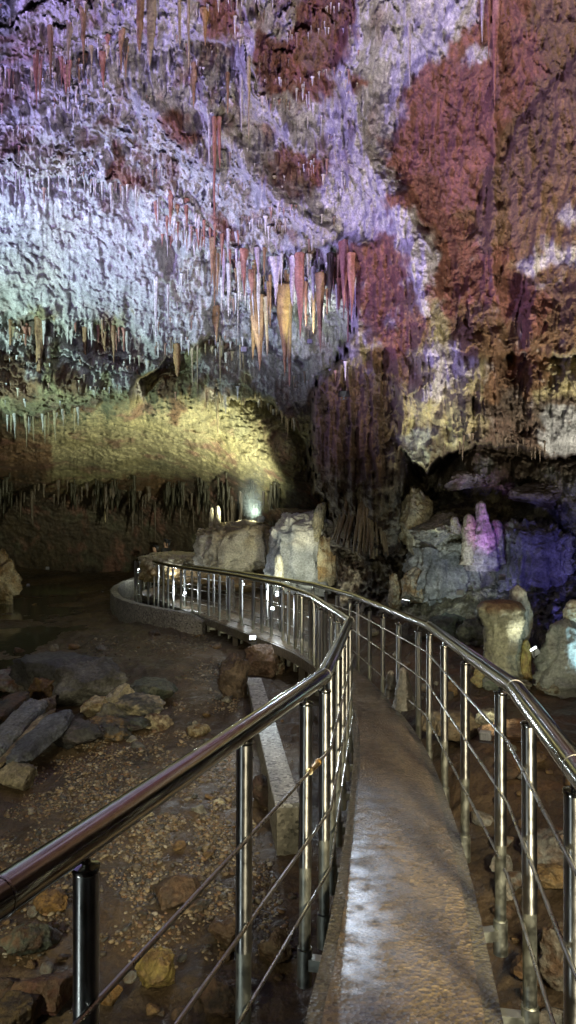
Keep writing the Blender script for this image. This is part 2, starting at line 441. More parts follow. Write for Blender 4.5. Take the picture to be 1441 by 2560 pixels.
def shell(u, v, want_col=False):
    """depth of the rock skin seen in direction (u, v), with all its relief"""
    u = np.asarray(u, float); v = np.asarray(v, float)
    # noise-warped directions so that no edge is smooth
    wu = 26 * pn(u / 90, v / 120, 3.1) + 11 * pn(u / 33, v / 45, 7.7) + 5 * pn(u / 12, v / 18, 1.2)
    wv = 24 * pn(u / 100, v / 90, 13.1) + 15 * pn(u / 26, v / 50, 5.7) + 9 * pn(u / 9, v / 40, 2.2)
    wvl = wv * (0.8 - 0.68 * sst(v, 930, 1010))
    dl = bic(VROWS, LU, LD, v + wvl + 10 * pn(u / 160, v / 90, 31.0) * sst(v, 930, 1010), u)
    dr = bic(VROWS, RU, RD, v + 0.5 * wv, u)
    ub = lin(v, [(-300, 900), (300, 900), (560, 905), (700, 885), (820, 880), (900, 850), (950, 790), (1100, 768), (1200, 782), (1260, 815), (1400, 835), (1600, 860)])
    wd = lin(v, [(-300, 260), (300, 200), (560, 60), (700, 26), (900, 16), (1600, 14)])
    rag_ = (12 * pn(u / 14, v / 60, 40.0) + 9 * pn(u / 7, v / 26, 41.0)) * sst(v, 640, 760)
    s = sst(u + 0.9 * wu + rag_ - ub, -wd, wd)
    d = dl * (1 - s) + dr * s
    uw = u + wu; vw = v + wv
    L = 1 - s

    def step(line, jump, w, u0, u1, side=None, fade=90.0):
        vl = lin(u, line)
        m = sst(u, u0, u0 + 40) * (1 - sst(u, u1 - 40, u1))
        k = sst(vw - vl, -w, w) * np.exp(-np.clip(v - vl - w, 0, None) / fade)
        return jump * k * m
    # lips of the vault: rock jumps back below each line, then swells out again
    d = d + L * step([(-200, 170), (80, 165), (240, 120), (420, 90), (640, 110)], 1.1, 8, -400, 620, fade=120)
    d = d + L * step([(-200, 430), (0, 432), (150, 440), (340, 470)], 0.8, 6, -400, 360, fade=80)
    d = d + L * step([(-200, 800), (0, 800), (100, 795), (330, 830), (460, 850)], 0.4, 8, -400, 400, fade=90)
    d = d + L * step([(280, 1000), (390, 925), (450, 868), (530, 842), (640, 850), (760, 900)], 1.3, 6, 320, 790, fade=80)
    d = d + L * step([(480, 985), (560, 985), (640, 1000), (720, 1045), (770, 1100)], 1.0, 6, 500, 790, fade=60)
    d = d + L * step([(-200, 1035), (0, 1040), (120, 1035), (220, 1010), (300, 1010)], 0.5, 6, -400, 290, fade=60)
    d = d + L * step([(380, 600), (520, 640), (700, 640), (830, 600), (900, 560)], 0.9, 10, 380, 900, fade=90)
    d = d + L * step([(520, 770), (700, 770), (880, 790)], 0.8, 8, 500, 880, fade=80)
    # right wall: arch-shaped undercut, ledges
    arch = [(800, 1290), (980, 1105), (1030, 1150), (1065, 1185), (1100, 1150), (1190, 1108), (1260, 1125), (1330, 1135), (1441, 1125), (1700, 1120)]
    d = d + s * step(arch, 2.2, 7, 985, 2600, fade=75)
    d = d + s * step([(1000, 940), (1150, 900), (1300, 880), (1441, 890), (1700, 900)], 0.5, 10, 1230, 2600, fade=80)
    d = d + s * step([(830, 1370), (900, 1385), (1000, 1375), (1040, 1360), (1180, 1372)], 1.3, 6, 820, 1180, fade=60)
    d = d - s * 1.0 * np.exp(-((u - 925) / 85.0) ** 2 - ((v - 1290) / 130.0) ** 2)
    d = d - s * 0.7 * np.exp(-((u - 1110) / 90.0) ** 2 - ((v - 1310) / 45.0) ** 2)
    d = d - s * 0.5 * np.exp(-((u - 1090) / 50.0) ** 2 - ((v - 1440) / 60.0) ** 2)
    d = d - L * 1.2 * np.exp(-((u - 715) / 55.0) ** 2 - ((v - 1125) / 80.0) ** 2)
    d = d + L * 0.9 * np.exp(-((u - 445) / 40.0) ** 2 - ((v - 905) / 28.0) ** 2)
    x = (u - CU) * d / F; z = H - (v - CV) * d / F; y = d
    # draped ribs and gullies
    def rib(line, amp, w, side):
        a_ = np.array(line, float); best = np.full(u.shape, 1e9)
        for p, q in zip(a_[:-1], a_[1:]):
            e = q - p; t_ = np.clip(((u - p[0]) * e[0] + (v - p[1]) * e[1]) / (e @ e), 0, 1)
            best = np.minimum(best, np.hypot(u + 0.5 * wu - p[0] - t_ * e[0], v + 0.5 * wv - p[1] - t_ * e[1]))
        return amp * np.exp(-(best / w) ** 2) * side
    one = np.ones_like(d)
    d = d - rib([(915, -80), (885, 180), (900, 380), (975, 490), (1040, 600), (1085, 740)], 0.7, 42, one)
    d = d - rib([(560, 330), (680, 480), (770, 560), (900, 620)], 0.45, 26, one)
    d = d - rib([(520, 200), (525, 330), (540, 430)], 0.35, 18, one)
    d = d - rib([(330, 230), (470, 350), (560, 480)], 0.35, 24, one)
    d = d - rib([(640, 60), (660, 230), (720, 330)], 0.4, 28, one)
    d = d - rib([(1240, 60), (1235, 400), (1232, 720)], 0.22, 16, one)
    d = d - rib([(1150, -60), (1110, 120), (1010, 260), (990, 380)], 0.25, 30, one)
    d = d + rib([(1480, 40), (1390, 190), (1300, 300), (1210, 440), (1180, 560)], 0.2, 26, one)
    d = d + rib([(1290, 700), (1270, 820), (1300, 960), (1310, 1060)], 0.3, 34, one)
    d = d - rib([(1010, 640), (1060, 800), (1090, 900), (1060, 1000)], 0.45, 30, one)
    d = d - rib([(1180, 870), (1170, 1000), (1190, 1090)], 0.4, 40, one)
    d = d - rib([(1330, 800), (1320, 920), (1330, 1040)], 0.35, 22, one)
    d = d + rib([(960, 880), (960, 1000), (985, 1100)], 0.4, 20, one)
    x = (u - CU) * d / F; z = H - (v - CV) * d / F; y = d
    # relief in metres
    wx = 0.35 * pn(x * 0.8, y * 0.8, z * 0.8); wz = 0.35 * pn(x * 0.8 + 9, y * 0.8, z * 0.8)
    ceil = L * (1 - sst(v, 900, 1200) * 0.4)
    t = z * 0.95 + 0.9 * pn(x * 0.35, y * 0.35, z * 0.35) + 0.45 * pn(x * 1.1, y * 1.1, z * 0.7) + 0.30 * pn(x * 3.3, y * 3.3, z * 0.6) + 0.16 * pn(x * 9, y * 6, z * 0.8)
    saw = t - np.floor(t)
    t2 = z * 2.3 + 1.1 * pn(x * 0.8 + 5, y * 0.8, z * 0.6) + 0.5 * pn(x * 2.9, y * 2.9, z * 0.8) + 0.34 * pn(x * 8.5, y * 6, z * 1.1) + 0.15 * pn(x * 20, y * 9, z)
    saw2 = t2 - np.floor(t2)
    r1 = ridge(x + wx, (y + wz) * 0.9, z * 0.8 + wz, 2)
    flut = ridge(x * 2.4 + wx, y * 1.2, z * 0.42, 2)
    cr = ridge(x * 4.6 + 2 * wx, y * 3.0, z * 2.4 + 2 * wz, 3)
    fl2 = ridge(x * 9.0 + 2.5 * wx, y * 4.0, z * 1.1, 2)
    sa = x * 0.82 + y * 0.38 + 0.25 * wx; sb = -x * 0.5 + y * 0.62 + 0.4 * wz
    stk = ridge(sa * 1.3, sb * 5.5, z * 2.0 + 3, 3)
    f2 = fbm(x * 9, y * 7, z * 7, 3)
    f3 = ridge(x * 20, y * 12, z * 14, 2)
    stm = np.maximum(sst(pn(x * 0.4 + 3, y * 0.4, z * 0.4), -0.25, 0.35), (1 - sst(u, 380, 500)) * sst(v, 460, 520) * (1 - sst(v, 770, 820)))
    disp = 0.30 * pn(x * 0.45, y * 0.45, z * 0.45) + 0.07 * r1 + (0.03 + 0.06 * s) * flut
    disp = disp + (0.03 + 0.03 * s) * cr + 0.03 * fl2 + L * 0.06 * stk * stm + L * 0.05 * fl2 * (1 - stm) + 0.03 * f2 + 0.014 * f3
    pz = L * (1 - sst(u + wu, 400, 560)) * sst(v, 460, 540) * (1 - sst(v, 760, 815))
    ceil = ceil * (1 - 0.8 * pz); s_up = s * (1 - 0.5 * (1 - sst(v, 600, 850)))
    disp = disp + ceil * (0.22 * (1 - saw) ** 1.6 + 0.10 * (1 - saw2) ** 1.5) + s_up * (0.14 * (1 - saw) ** 2 + 0.06 * (1 - saw2) ** 1.5)
    low = L * sst(v, 985, 1040)
    vq = pn(sa * 1.1 + 0.5 * wz, sb * 3.2 + 3, z * 1.6); vq2 = pn(x * 2.3 + 2 * wx, y * 1.6 + wz, z * 2.3 + 9)
    vein = np.exp(-(vq / 0.045) ** 2) * sst(pn(x * 0.9, y * 0.9, z * 0.9 + 50), -0.3, 0.3) + 0.8 * np.exp(-(vq2 / 0.04) ** 2) * sst(pn(x * 0.7 + 8, y * 0.7, z * 0.7), -0.1, 0.5)
    disp = disp - (0.05 * L + 0.03 * s) * np.clip(vein, 0, 1)
    lowwall = s * sst(v, 860, 930) * (1 - sst(v, 1200, 1260)) * sst(u, 970, 1010)
    disp = disp + lowwall * (0.09 * ridge(x * 5.0 + wx, y * 2.5, z * 0.28, 2) + 0.04 * ridge(x * 13 + wx, y * 5.0, z * 0.5, 2))
    smooth_low = 0.05 * saw2 + 0.06 * cr + 0.05 * stk + 0.10 * pn(x * 0.9, y * 0.7, z * 2.2) + 0.05 * ridge(x * 1.8, y * 1.2, z * 6.0 + wz, 3) + 0.03 * fbm(x * 6, y * 5, z * 9, 3) + 0.02 * f3
    disp = disp * (1 - 0.75 * low) + low * smooth_low
    colm = s * sst(v, 860, 960) * (1 - sst(u + wu, 960, 1030))
    disp = disp + colm * (0.13 * ridge(x * 4.2 + wx, y * 2.0, z * 0.30, 2) + 0.07 * ridge(x * 11 + wx, y * 5.0, z * 0.6, 2))
    lowr = s * sst(v, 1150, 1230)
    disp = disp + lowr * (0.10 * ridge(x * 2.6 + wz, y * 2.6, z * 3.0, 3) + 0.05 * fbm(x * 7, y * 7, z * 6, 3, 0.6))
    recess = L * sst(v, 1250, 1320)
    disp = disp * (1 - 0.35 * recess)
    d2 = d - disp
    if not want_col:
        return d2
    # mineral colours
    w = cls_weights(u + 1.3 * wu + 10 * pn(u / 20, v / 20, 4.4), v + 1.2 * wv)
    nz = np.stack([0.42 * fbm(x * 1.7 + 11 * k, y * 1.7, z * 1.7 - 7 * k, 4, 0.62) for k in range(6)], -1)
    ww = np.clip(w + 1.15 * nz * np.clip(w * 4, 0, 1), 0, None) ** 2.2
    ww = ww / np.clip(ww.sum(-1, keepdims=True), 1e-9, None)
    c = ww @ CCOL
    # grooves between calcite ridges darkened in the colour, crests left pale
    crest = np.where(L > 0.5, 0.5 * stk * stm + 0.6 * fl2 * (1 - stm) + 0.3 * cr, 0.7 * cr + 0.35 * fl2)
    clay = np.clip(0.42 - 0.8 * crest, 0, 1)[..., None]  # mask for the groove darkening, follows the relief crests
    pq = ((1 - sst(u, 380, 520)) * sst(v, 460, 540) * (1 - sst(v, 760, 815)))[..., None] * L[..., None]
    clay = clay * (1 - 0.45 * pq)
    kc = (0.62 - 0.3 * s)[..., None]
    c = c * (1 - kc * clay) + kc * clay * (c * np.array([0.40, 0.32, 0.30]))
    warm = np.clip(pn(x * 0.7, y * 0.7, z * 0.7 + 20) * 1.4, 0, 1)[..., None]
    c = c * (1 - 0.3 * warm) + 0.3 * warm * c * np.array([1.0, 0.95, 0.45])
    c = c * (1 - 0.5 * np.clip(vein, 0, 1)[..., None] * (0.6 + 0.4 * L)[..., None])
    grn = 0.6 * np.clip(fbm(x * 0.9 + 40, y * 0.9, z * 0.9, 3) - 0.25, 0, 0.6)[..., None] * L[..., None]
    patch = ((1 - sst(u + wu, 400, 560)) * sst(v + 2 * wv, 470, 560) * (1 - sst(v + wv, 760, 815)))[..., None] * L[..., None]
    grn = grn * (1 - patch)
    c = c * (1 - grn) + grn * np.array([0.26, 0.29, 0.18])
    rust = (np.clip(fbm(x * 1.3 + 4, y * 1.3, z * 0.8, 4, 0.6) - 0.22, 0, 1) * 1.3 * (L * 0.8 + 0.2))[..., None]
    rust = np.clip(rust, 0, 0.7) * (1 - 0.9 * patch)
    c = c * (1 - rust) + rust * np.array([0.27, 0.13, 0.095])
    frost = (np.clip(fbm(x * 2.2 + 14, y * 2.2, z * 2.2, 4, 0.65) - 0.55, 0, 1) * 1.8 * s * sst(v, 450, 1000))[..., None]
    frost = np.clip(frost, 0, 0.8)
    c = c * (1 - frost) + frost * np.array([0.50, 0.46, 0.40])
    dk = (colm * 0.85)[..., None]
    c = c * (1 - dk) + dk * (np.array([0.15, 0.088, 0.036]) * (0.75 + 0.6 * np.clip(fbm(x * 3, y * 3, z * 0.8, 3), -0.8, 1))[..., None])
    crust = (np.clip(fbm(x * 3.2 + 60, y * 3.2, z * 3.2, 4, 0.65) * 3.0 + 0.1, 0, 1) * s * sst(v, 1130, 1230))[..., None]
    c = c * (1 - 0.6 * s[..., None] * sst(v, 1130, 1230)[..., None]) + crust * np.array([0.27, 0.26, 0.20])
    streak = np.clip(ridge(x * 3.1 + wx, y * 2.0, z * 0.25, 3) * 0.6 - 0.15, 0, 0.6)[..., None]
    streak = streak * (0.6 - 0.3 * s)[..., None]
    c = c * (1 - streak) + streak * c * 0.35
    return d2, c


def build_shell():
    def axis(parts):
        out = []
        for a, b, n in parts:
            out.append(np.linspace(a, b, n, endpoint=False))
        return np.concatenate(out + [[parts[-1][1]]])
    az = R(1) * axis([(-180, -60, 40), (-60, -27, 60), (-27, 27, 760), (27, 60, 60), (60, 180, 40)])
    el = R(1) * axis([(-28, -10.5, 10), (-10.5, 36.5, 780), (36.5, 60, 40), (60, 90, 16)])
    A, E = np.meshgrid(az, el)
    ca = np.clip(np.abs(A), 0, R(58)) * np.sign(A)
    u = CU + F * np.tan(ca)
    ce = np.clip(E, R(-20), R(52))
    v = CV - F * np.tan(ce) / np.cos(ca)
    v = np.clip(v, -1600, 1900)
    d, c = shell(u, v, True)
    r_in = d / (np.cos(ca) * np.cos(ce))
    dirx = np.sin(A) * np.cos(E); diry = np.cos(A) * np.cos(E); dirz = np.sin(E)
    r_out = 8.0 + 1.2 * fbm(dirx * 2, diry * 2, dirz * 2, 4) + 1.5 * (1 - np.abs(dirz)) + np.where(diry < 0, 1.0, 0)
    w = sst(np.abs(A), R(32), R(58)) + sst(E, R(42), R(58))
    w = np.clip(w, 0, 1)
    r = r_in * (1 - w) + r_out * w
    r[:, -1] = r[:, 0]
    X = np.stack([dirx * r, diry * r, H + dirz * r], -1)
    c = c * (1 - w[..., None]) + w[..., None] * np.array([0.40, 0.30, 0.22])
    c[:, -1] = c[:, 0]
    ny, nx = A.shape
    i = np.arange(ny * nx).reshape(ny, nx)
    f = np.stack([i[:-1, :-1], i[1:, :-1], i[1:, 1:], i[:-1, 1:]], -1).reshape(-1, 4)
    # where the two rock masses part the skin is split into vault and wall
    uu = u.reshape(-1); vv = v.reshape(-1)
    ubl = lin(vv, [(-300, 900), (560, 905), (700, 885), (820, 880), (900, 850), (950, 790), (1100, 768), (1200, 782), (1260, 815), (1400, 835), (1600, 860)])
    side = ((uu > ubl) | (np.abs(A.reshape(-1)) > R(75)))[f[:, 0]]
    low = (vv > 1262)[f[:, 0]] & ~side
    XX = X.reshape(-1, 3); CC = c.reshape(-1, 3)
    for nm, sel, lab, cat in (('cave_ceiling', ~side & ~low, 'lilac and white calcite vault sloping down over the left of the cave', 'cave ceiling'),
                              ('cave_wall', side, 'red-brown rock wall rising along the right of the cave', 'cave wall'),
                              ('recess_wall', low, 'dark rock at the back of the low recess under the vault', 'cave wall')):
        ff = f[sel]
        idx, inv = np.unique(ff, return_inverse=True)
        o = mesh_obj(nm, XX[idx], inv.reshape(-1, 4)[:, ::-1].copy(), M_shell, None, CC[idx])
        tag(o, lab, cat, kind='structure')


build_shell()


# ------------------------------------------------------------------ walkway lines (plan, from the photo)
def zdeck(y):
    return float(np.interp(y, [2.5, 4.3, 6.2, 8.4, 10.5, 30], [0.0, -0.13, -0.28, -0.46, -0.54, -0.54]))


RAIL = 0.95


def rail_pt(u, v):
    d = 5.0
    for _ in range(60):
        d = 0.5 * d + 0.5 * (H - RAIL - zdeck(d)) * F / (v - CV)
    return Vector(((u - CU) * d / F, d, zdeck(d) + RAIL))


def rz(x, y):
    return Vector((x, y, zdeck(y) + RAIL))


left_rail = [rz(-0.82, -3.0), rz(-0.80, 0.75), rail_pt(0, 2243), rail_pt(810, 1690), rail_pt(876, 1551), rail_pt(780, 1490),
             rail_pt(706, 1462), rail_pt(600, 1440), rail_pt(500, 1425), rail_pt(430, 1415), rz(-3.45, 18.9), rz(-3.95, 19.5), rz(-4.2, 20.4), rz(-4.2, 21.4), rz(-3.9, 22.3), rz(-3.3, 23.2), rz(-2.6, 24.0)]
right_rail = [rz(0.62, -3.0), rz(0.66, 0.9), rail_pt(1441, 1920), rail_pt(1290, 1722), rail_pt(1074, 1565), rail_pt(888, 1490),
              rail_pt(785, 1461), rail_pt(640, 1438), rail_pt(540, 1424), rail_pt(460, 1414), rz(-2.75, 20.2), rz(-3.15, 20.7), rz(-3.2, 21.3), rz(-2.9, 21.9), rz(-2.3, 22.6)]
deck_left = [(-0.42, -3.0), (-0.33, 0.5), (0.05, 2.41), (0.21, 3.36), (0.36, 4.5), (0.52, 5.9), (0.62, 7.2), (0.66, 8.4), (0.55, 9.6), (0.30, 10.9), (-0.10, 12.1), (-0.85, 13.7), (-1.75, 15.6), (-2.6, 17.3), (-3.35, 19.0), (-3.85, 19.7), (-4.05, 20.5), (-4.05, 21.4), (-3.8, 22.2), (-3.2, 23.1), (-2.5, 23.9)]
deck_right = [(0.40, -3.0), (0.42, 0.5), (0.70, 2.41), (0.865, 3.5), (1.0, 4.6), (1.12, 6.0), (1.16, 7.4), (1.12, 8.8), (1.0, 10.1), (0.78, 11.3), (0.33, 12.7), (-0.45, 14.5), (-1.2, 16.2), (-1.95, 18.0), (-2.7, 19.8), (-3.2, 20.4), (-3.32, 20.8), (-3.3, 21.3), (-3.05, 21.8), (-2.6, 22.4), (-2.0, 23.0)]


def catmull(pts, n):
    pts = [np.array(p, float) for p in pts]
    out = []
    for i in range(len(pts) - 1):
        p0 = pts[max(i - 1, 0)]; p1 = pts[i]; p2 = pts[i + 1]; p3 = pts[min(i + 2, len(pts) - 1)]
        for k in range(n):
            t = k / n
            out.append(p1 + 0.5 * t * (p2 - p0 + t * (2 * p0 - 5 * p1 + 4 * p2 - p3 + t * (3 * (p1 - p2) + p3 - p0))))
    out.append(pts[-1])
    return np.array(out)


DL = catmull(deck_left, 8); DR = catmull(deck_right, 8)
_ym = 0.5 * (DL[:, 1] + DR[:, 1]); _xm = 0.5 * (DL[:, 0] + DR[:, 0])
_n = int(np.argmax(_ym > 21.0))


def xc(y):
    return np.interp(y, _ym[:_n], _xm[:_n])


# ------------------------------------------------------------------ ground
def ground_z(x, y, fine=True):
    x = np.asarray(x, float); y = np.asarray(y, float)
    s = x - xc(y)
    zl = lin(y, [(-5, -1.5), (5, -1.42), (8, -1.32), (12, -1.1), (16, -0.82), (22, -0.78), (30, -0.7), (40, -0.3)])
    zr = lin(y, [(-5, -1.1), (3.5, -1.05), (5, -0.95), (6.5, -0.75), (8, -0.55), (10, -0.42), (13, -0.25), (18, -0.3), (22, -0.6), (40, -0.3)])
    w = sst(s, -0.3, 1.5)
    z = zl * (1 - w) + zr * w
    # banks left and right outside the picture
    z = z + 0.55 * sst(s, 2.2, 6.0) * (1 - sst(y, 8, 12)) + 0.9 * sst(-s, 5.5, 10)
    # stream bed dips on the far left
    z = z - 0.16 * np.exp(-((x + 5.6 + 0.25 * (y - 15)) / 1.5) ** 2) * sst(y, 9, 12) * (1 - sst(y, 24, 28))
    z = z - 0.45 * np.exp(-((x + 4.75) / 1.6) ** 2 - ((y - 26.6) / 1.6) ** 2)
    # mud mound beyond the gravel
    z = z + 0.20 * np.exp(-((x + 1.35) / 1.0) ** 2 - ((y - 13.6) / 1.2) ** 2)
    z = z + 0.10 * np.exp(-((x + 0.9) / 0.7) ** 2 - ((y - 8.8) / 0.7) ** 2)
    z = z + 0.10 * pn(x * 0.5, y * 0.5, 0.3) + 0.055 * pn(x * 1.3, y * 1.3, 4.1)
    if fine:
        z = z + 0.03 * fbm(x * 3.1, y * 3.1, 1.7, 3) + 0.02 * ridge(x * 2.3, y * 2.3, 8.2, 2) * (0.3 + 0.7 * sst(s, 0, 1.5))
        z = z + 0.010 * fbm(x * 14, y * 14, 2.2, 2)
    return z


def gz(x, y):
    return float(ground_z(np.array([x]), np.array([y]))[0])


def ground_hit(u, v):
    """distance at which the ray through photo point (u, v) meets the ground"""
    d = np.linspace(1.5, 34, 1600)
    x = (u - CU) * d / F; z = H - (v - CV) * d / F
    g = ground_z(x, d, False)
    k = np.argmax(z < g)
    return float(d[k]) if (z < g).any() else 30.0


def build_ground():
    az = R(1) * np.concatenate([np.linspace(-180, -40, 50, endpoint=False), np.linspace(-40, -25, 40, endpoint=False),
                                np.linspace(-25, 25, 520, endpoint=False), np.linspace(25, 40, 40, endpoint=False), np.linspace(40, 180, 51)])
    r = np.concatenate([np.linspace(0.05, 2.2, 14, endpoint=False), np.exp(np.linspace(math.log(2.2), math.log(14), 520, endpoint=False)), np.exp(np.linspace(math.log(14), math.log(38), 160))])
    A, Rr = np.meshgrid(az, r)
    x = np.sin(A) * Rr; y = np.cos(A) * Rr
    z = ground_z(x, y)
    mud = np.array([0.135, 0.092, 0.048]); mud2 = np.array([0.070, 0.052, 0.030]); sand = np.array([0.22, 0.17, 0.10]); red = np.array([0.20, 0.09, 0.045])
    n1 = fbm(x * 0.7, y * 0.7, 5.0, 4, 0.6); n2 = fbm(x * 2.1, y * 2.1, 9.0, 4, 0.6)
    c = mud * np.ones(x.shape + (1,))
    k = np.clip(0.5 + n1, 0, 1)[..., None]; c = c * (1 - k) + mud2 * k
    s = x - xc(y)
    k = (np.clip(0.2 + n2, 0, 1) * sst(-s, 0.4, 1.5) * (1 - sst(y, 14, 20)))[..., None]; c = c * (1 - 0.6 * k) + sand * 0.6 * k
    k = (np.clip(0.1 + n2, 0, 1) * sst(s, 0.6, 1.6))[..., None]; c = c * (1 - 0.7 * k) + red * 0.7 * k
    ny, nx = A.shape
    i = np.arange(ny * nx).reshape(ny, nx)
    f = np.stack([i[:-1, :-1], i[:-1, 1:], i[1:, 1:], i[1:, :-1]], -1).reshape(-1, 4)
    o = mesh_obj('ground', np.stack([x, y, z], -1).reshape(-1, 3), f, M_ground, None, c.reshape(-1, 3))
    tag(o, 'wet brown mud floor of the cave', 'ground', kind='structure')


build_ground()

# shallow stream water on the far left
def build_water():
    ys = np.linspace(10.5, 26, 70); ts = np.linspace(-1, 1, 16)
    V = []
    for y in ys:
        cx = -5.6 - 0.25 * (y - 15); hw = 1.9 + 0.3 * math.sin(y * 1.7)
        hw *= math.sin(math.pi * min(1, max(0.02, (y - 10.4) / 15.8))) ** 0.5
        for t in ts:
            V.append((cx + t * hw, y, 0.0))
    V = np.array(V)
    lev = lin(V[:, 1], [(10, -1.36), (13, -1.16), (16, -0.955), (20, -0.90), (26, -0.84)])
    V[:, 2] = lev
    i = np.arange(len(V)).reshape(70, 16)
    f = np.stack([i[:-1, :-1], i[:-1, 1:], i[1:, 1:], i[1:, :-1]], -1).reshape(-1, 4)
    m, nt, bs = new_mat('stream_water')
    bs.inputs['Base Color'].default_value = (0.035, 0.04, 0.02, 1); bs.inputs['Roughness'].default_value = 0.12
    vec = nt.nodes.new('ShaderNodeNewGeometry').outputs['Position']
    nt.links.new(bump(nt, noise_node(nt, 3.5, 3, 0.5, vec), 0.12, 0.05), bs.inputs['Normal'])
    o = mesh_obj('stream_water', V, f, m)
    tag(o, 'shallow dark green stream water on the cave floor', 'water', kind='structure')


build_water()


# ------------------------------------------------------------------ walkway
def build_walkway():
    root = empty('walkway', (0, 0, 0)); tag(root, 'narrow wet concrete walkway curving away between two steel railings', 'walkway', kind='structure')

    def strip(L, Rr, ztop, thick, name, mat, nx=6):
        V = []; n = len(L)
        for a, b in zip(L, Rr):
            for k in range(nx + 1):
                p = a + (b - a) * k / nx
                V.append((p[0], p[1], zdeck(p[1]) + ztop))
        top = len(V)
        for a, b in zip(L, Rr):
            for p in (a, b): V.append((p[0], p[1], zdeck(p[1]) + ztop - thick))
        F_ = []
        w = nx + 1
        for i in range(n - 1):
            for k in range(nx):
                F_.append((i * w + k, i * w + k + 1, (i + 1) * w + k + 1, (i + 1) * w + k))
            a0, a1 = top + 2 * i, top + 2 * i + 2
            F_.append((i * w, (i + 1) * w, a1, a0))
            F_.append((i * w + nx, a0 + 1, a1 + 1, (i + 1) * w + nx))
            F_.append((a0, a1, a1 + 1, a0 + 1))
        F_.append(tuple([k for k in range(w)][::-1]) + (top, top + 1))
        o = mesh_obj(name, V, F_, mat, root, None, False)
        return o
    nrm = DR - DL; nrm = nrm / np.linalg.norm(nrm, axis=1)[:, None]
    j = rng.normal(0, 0.0025, len(DL))[:, None]
    strip(DL + nrm * (0.055 + j), DR - nrm * (0.06 + j), 0.0, 0.03, 'topping', M_deck)
    strip(DL, DR, -0.007, 0.15, 'slab', M_kerb, 1)
    bm = bmesh.new()
    for i in range(6, len(DL) - 4, 7):
        for e, sg in ((DL, 1), (DR, -1)):
            p = e[i] + nrm[i] * 0.12 * sg
            y = p[1]; zt = zdeck(y) - 0.15; zb = gz(p[0], y) - 0.2
            bm2 = bmesh.new()
            add_box(bm2, (p[0], y, (zt + zb) / 2), (0.10, 0.10, zt - zb), None, 0.006)
            bm_obj('support', bm2, M_support, root)
    bm.free()


build_walkway()


# ------------------------------------------------------------------ railings
def resample(pts, t):
    """point at arc length t"""
    for a, b in zip(pts[:-1], pts[1:]):
        l = (b - a).length
        if t <= l: return a + (b - a) * (t / l)
        t -= l
    return pts[-1]


def arc_at_u(pts, ut, seg_from=0):
    t = 0
    for k, (a, b) in enumerate(zip(pts[:-1], pts[1:])):
        l = (b - a).length
        if k >= seg_from and a.y > 0.3:
            ua = CU + F * a.x / a.y; ubb = CU + F * b.x / b.y
            if (ua - ut) * (ubb - ut) <= 0 and ua != ubb:
                lo, hi = 0.0, 1.0
                for _ in range(40):
                    m = (lo + hi) / 2; p = a + (b - a) * m
                    um = CU + F * p.x / p.y
                    if (um - ut) * (ua - ut) > 0: lo = m
                    else: hi = m
                return t + l * lo
        t += l
    return None


def total(pts):
    return sum((b - a).length for a, b in zip(pts[:-1], pts[1:]))


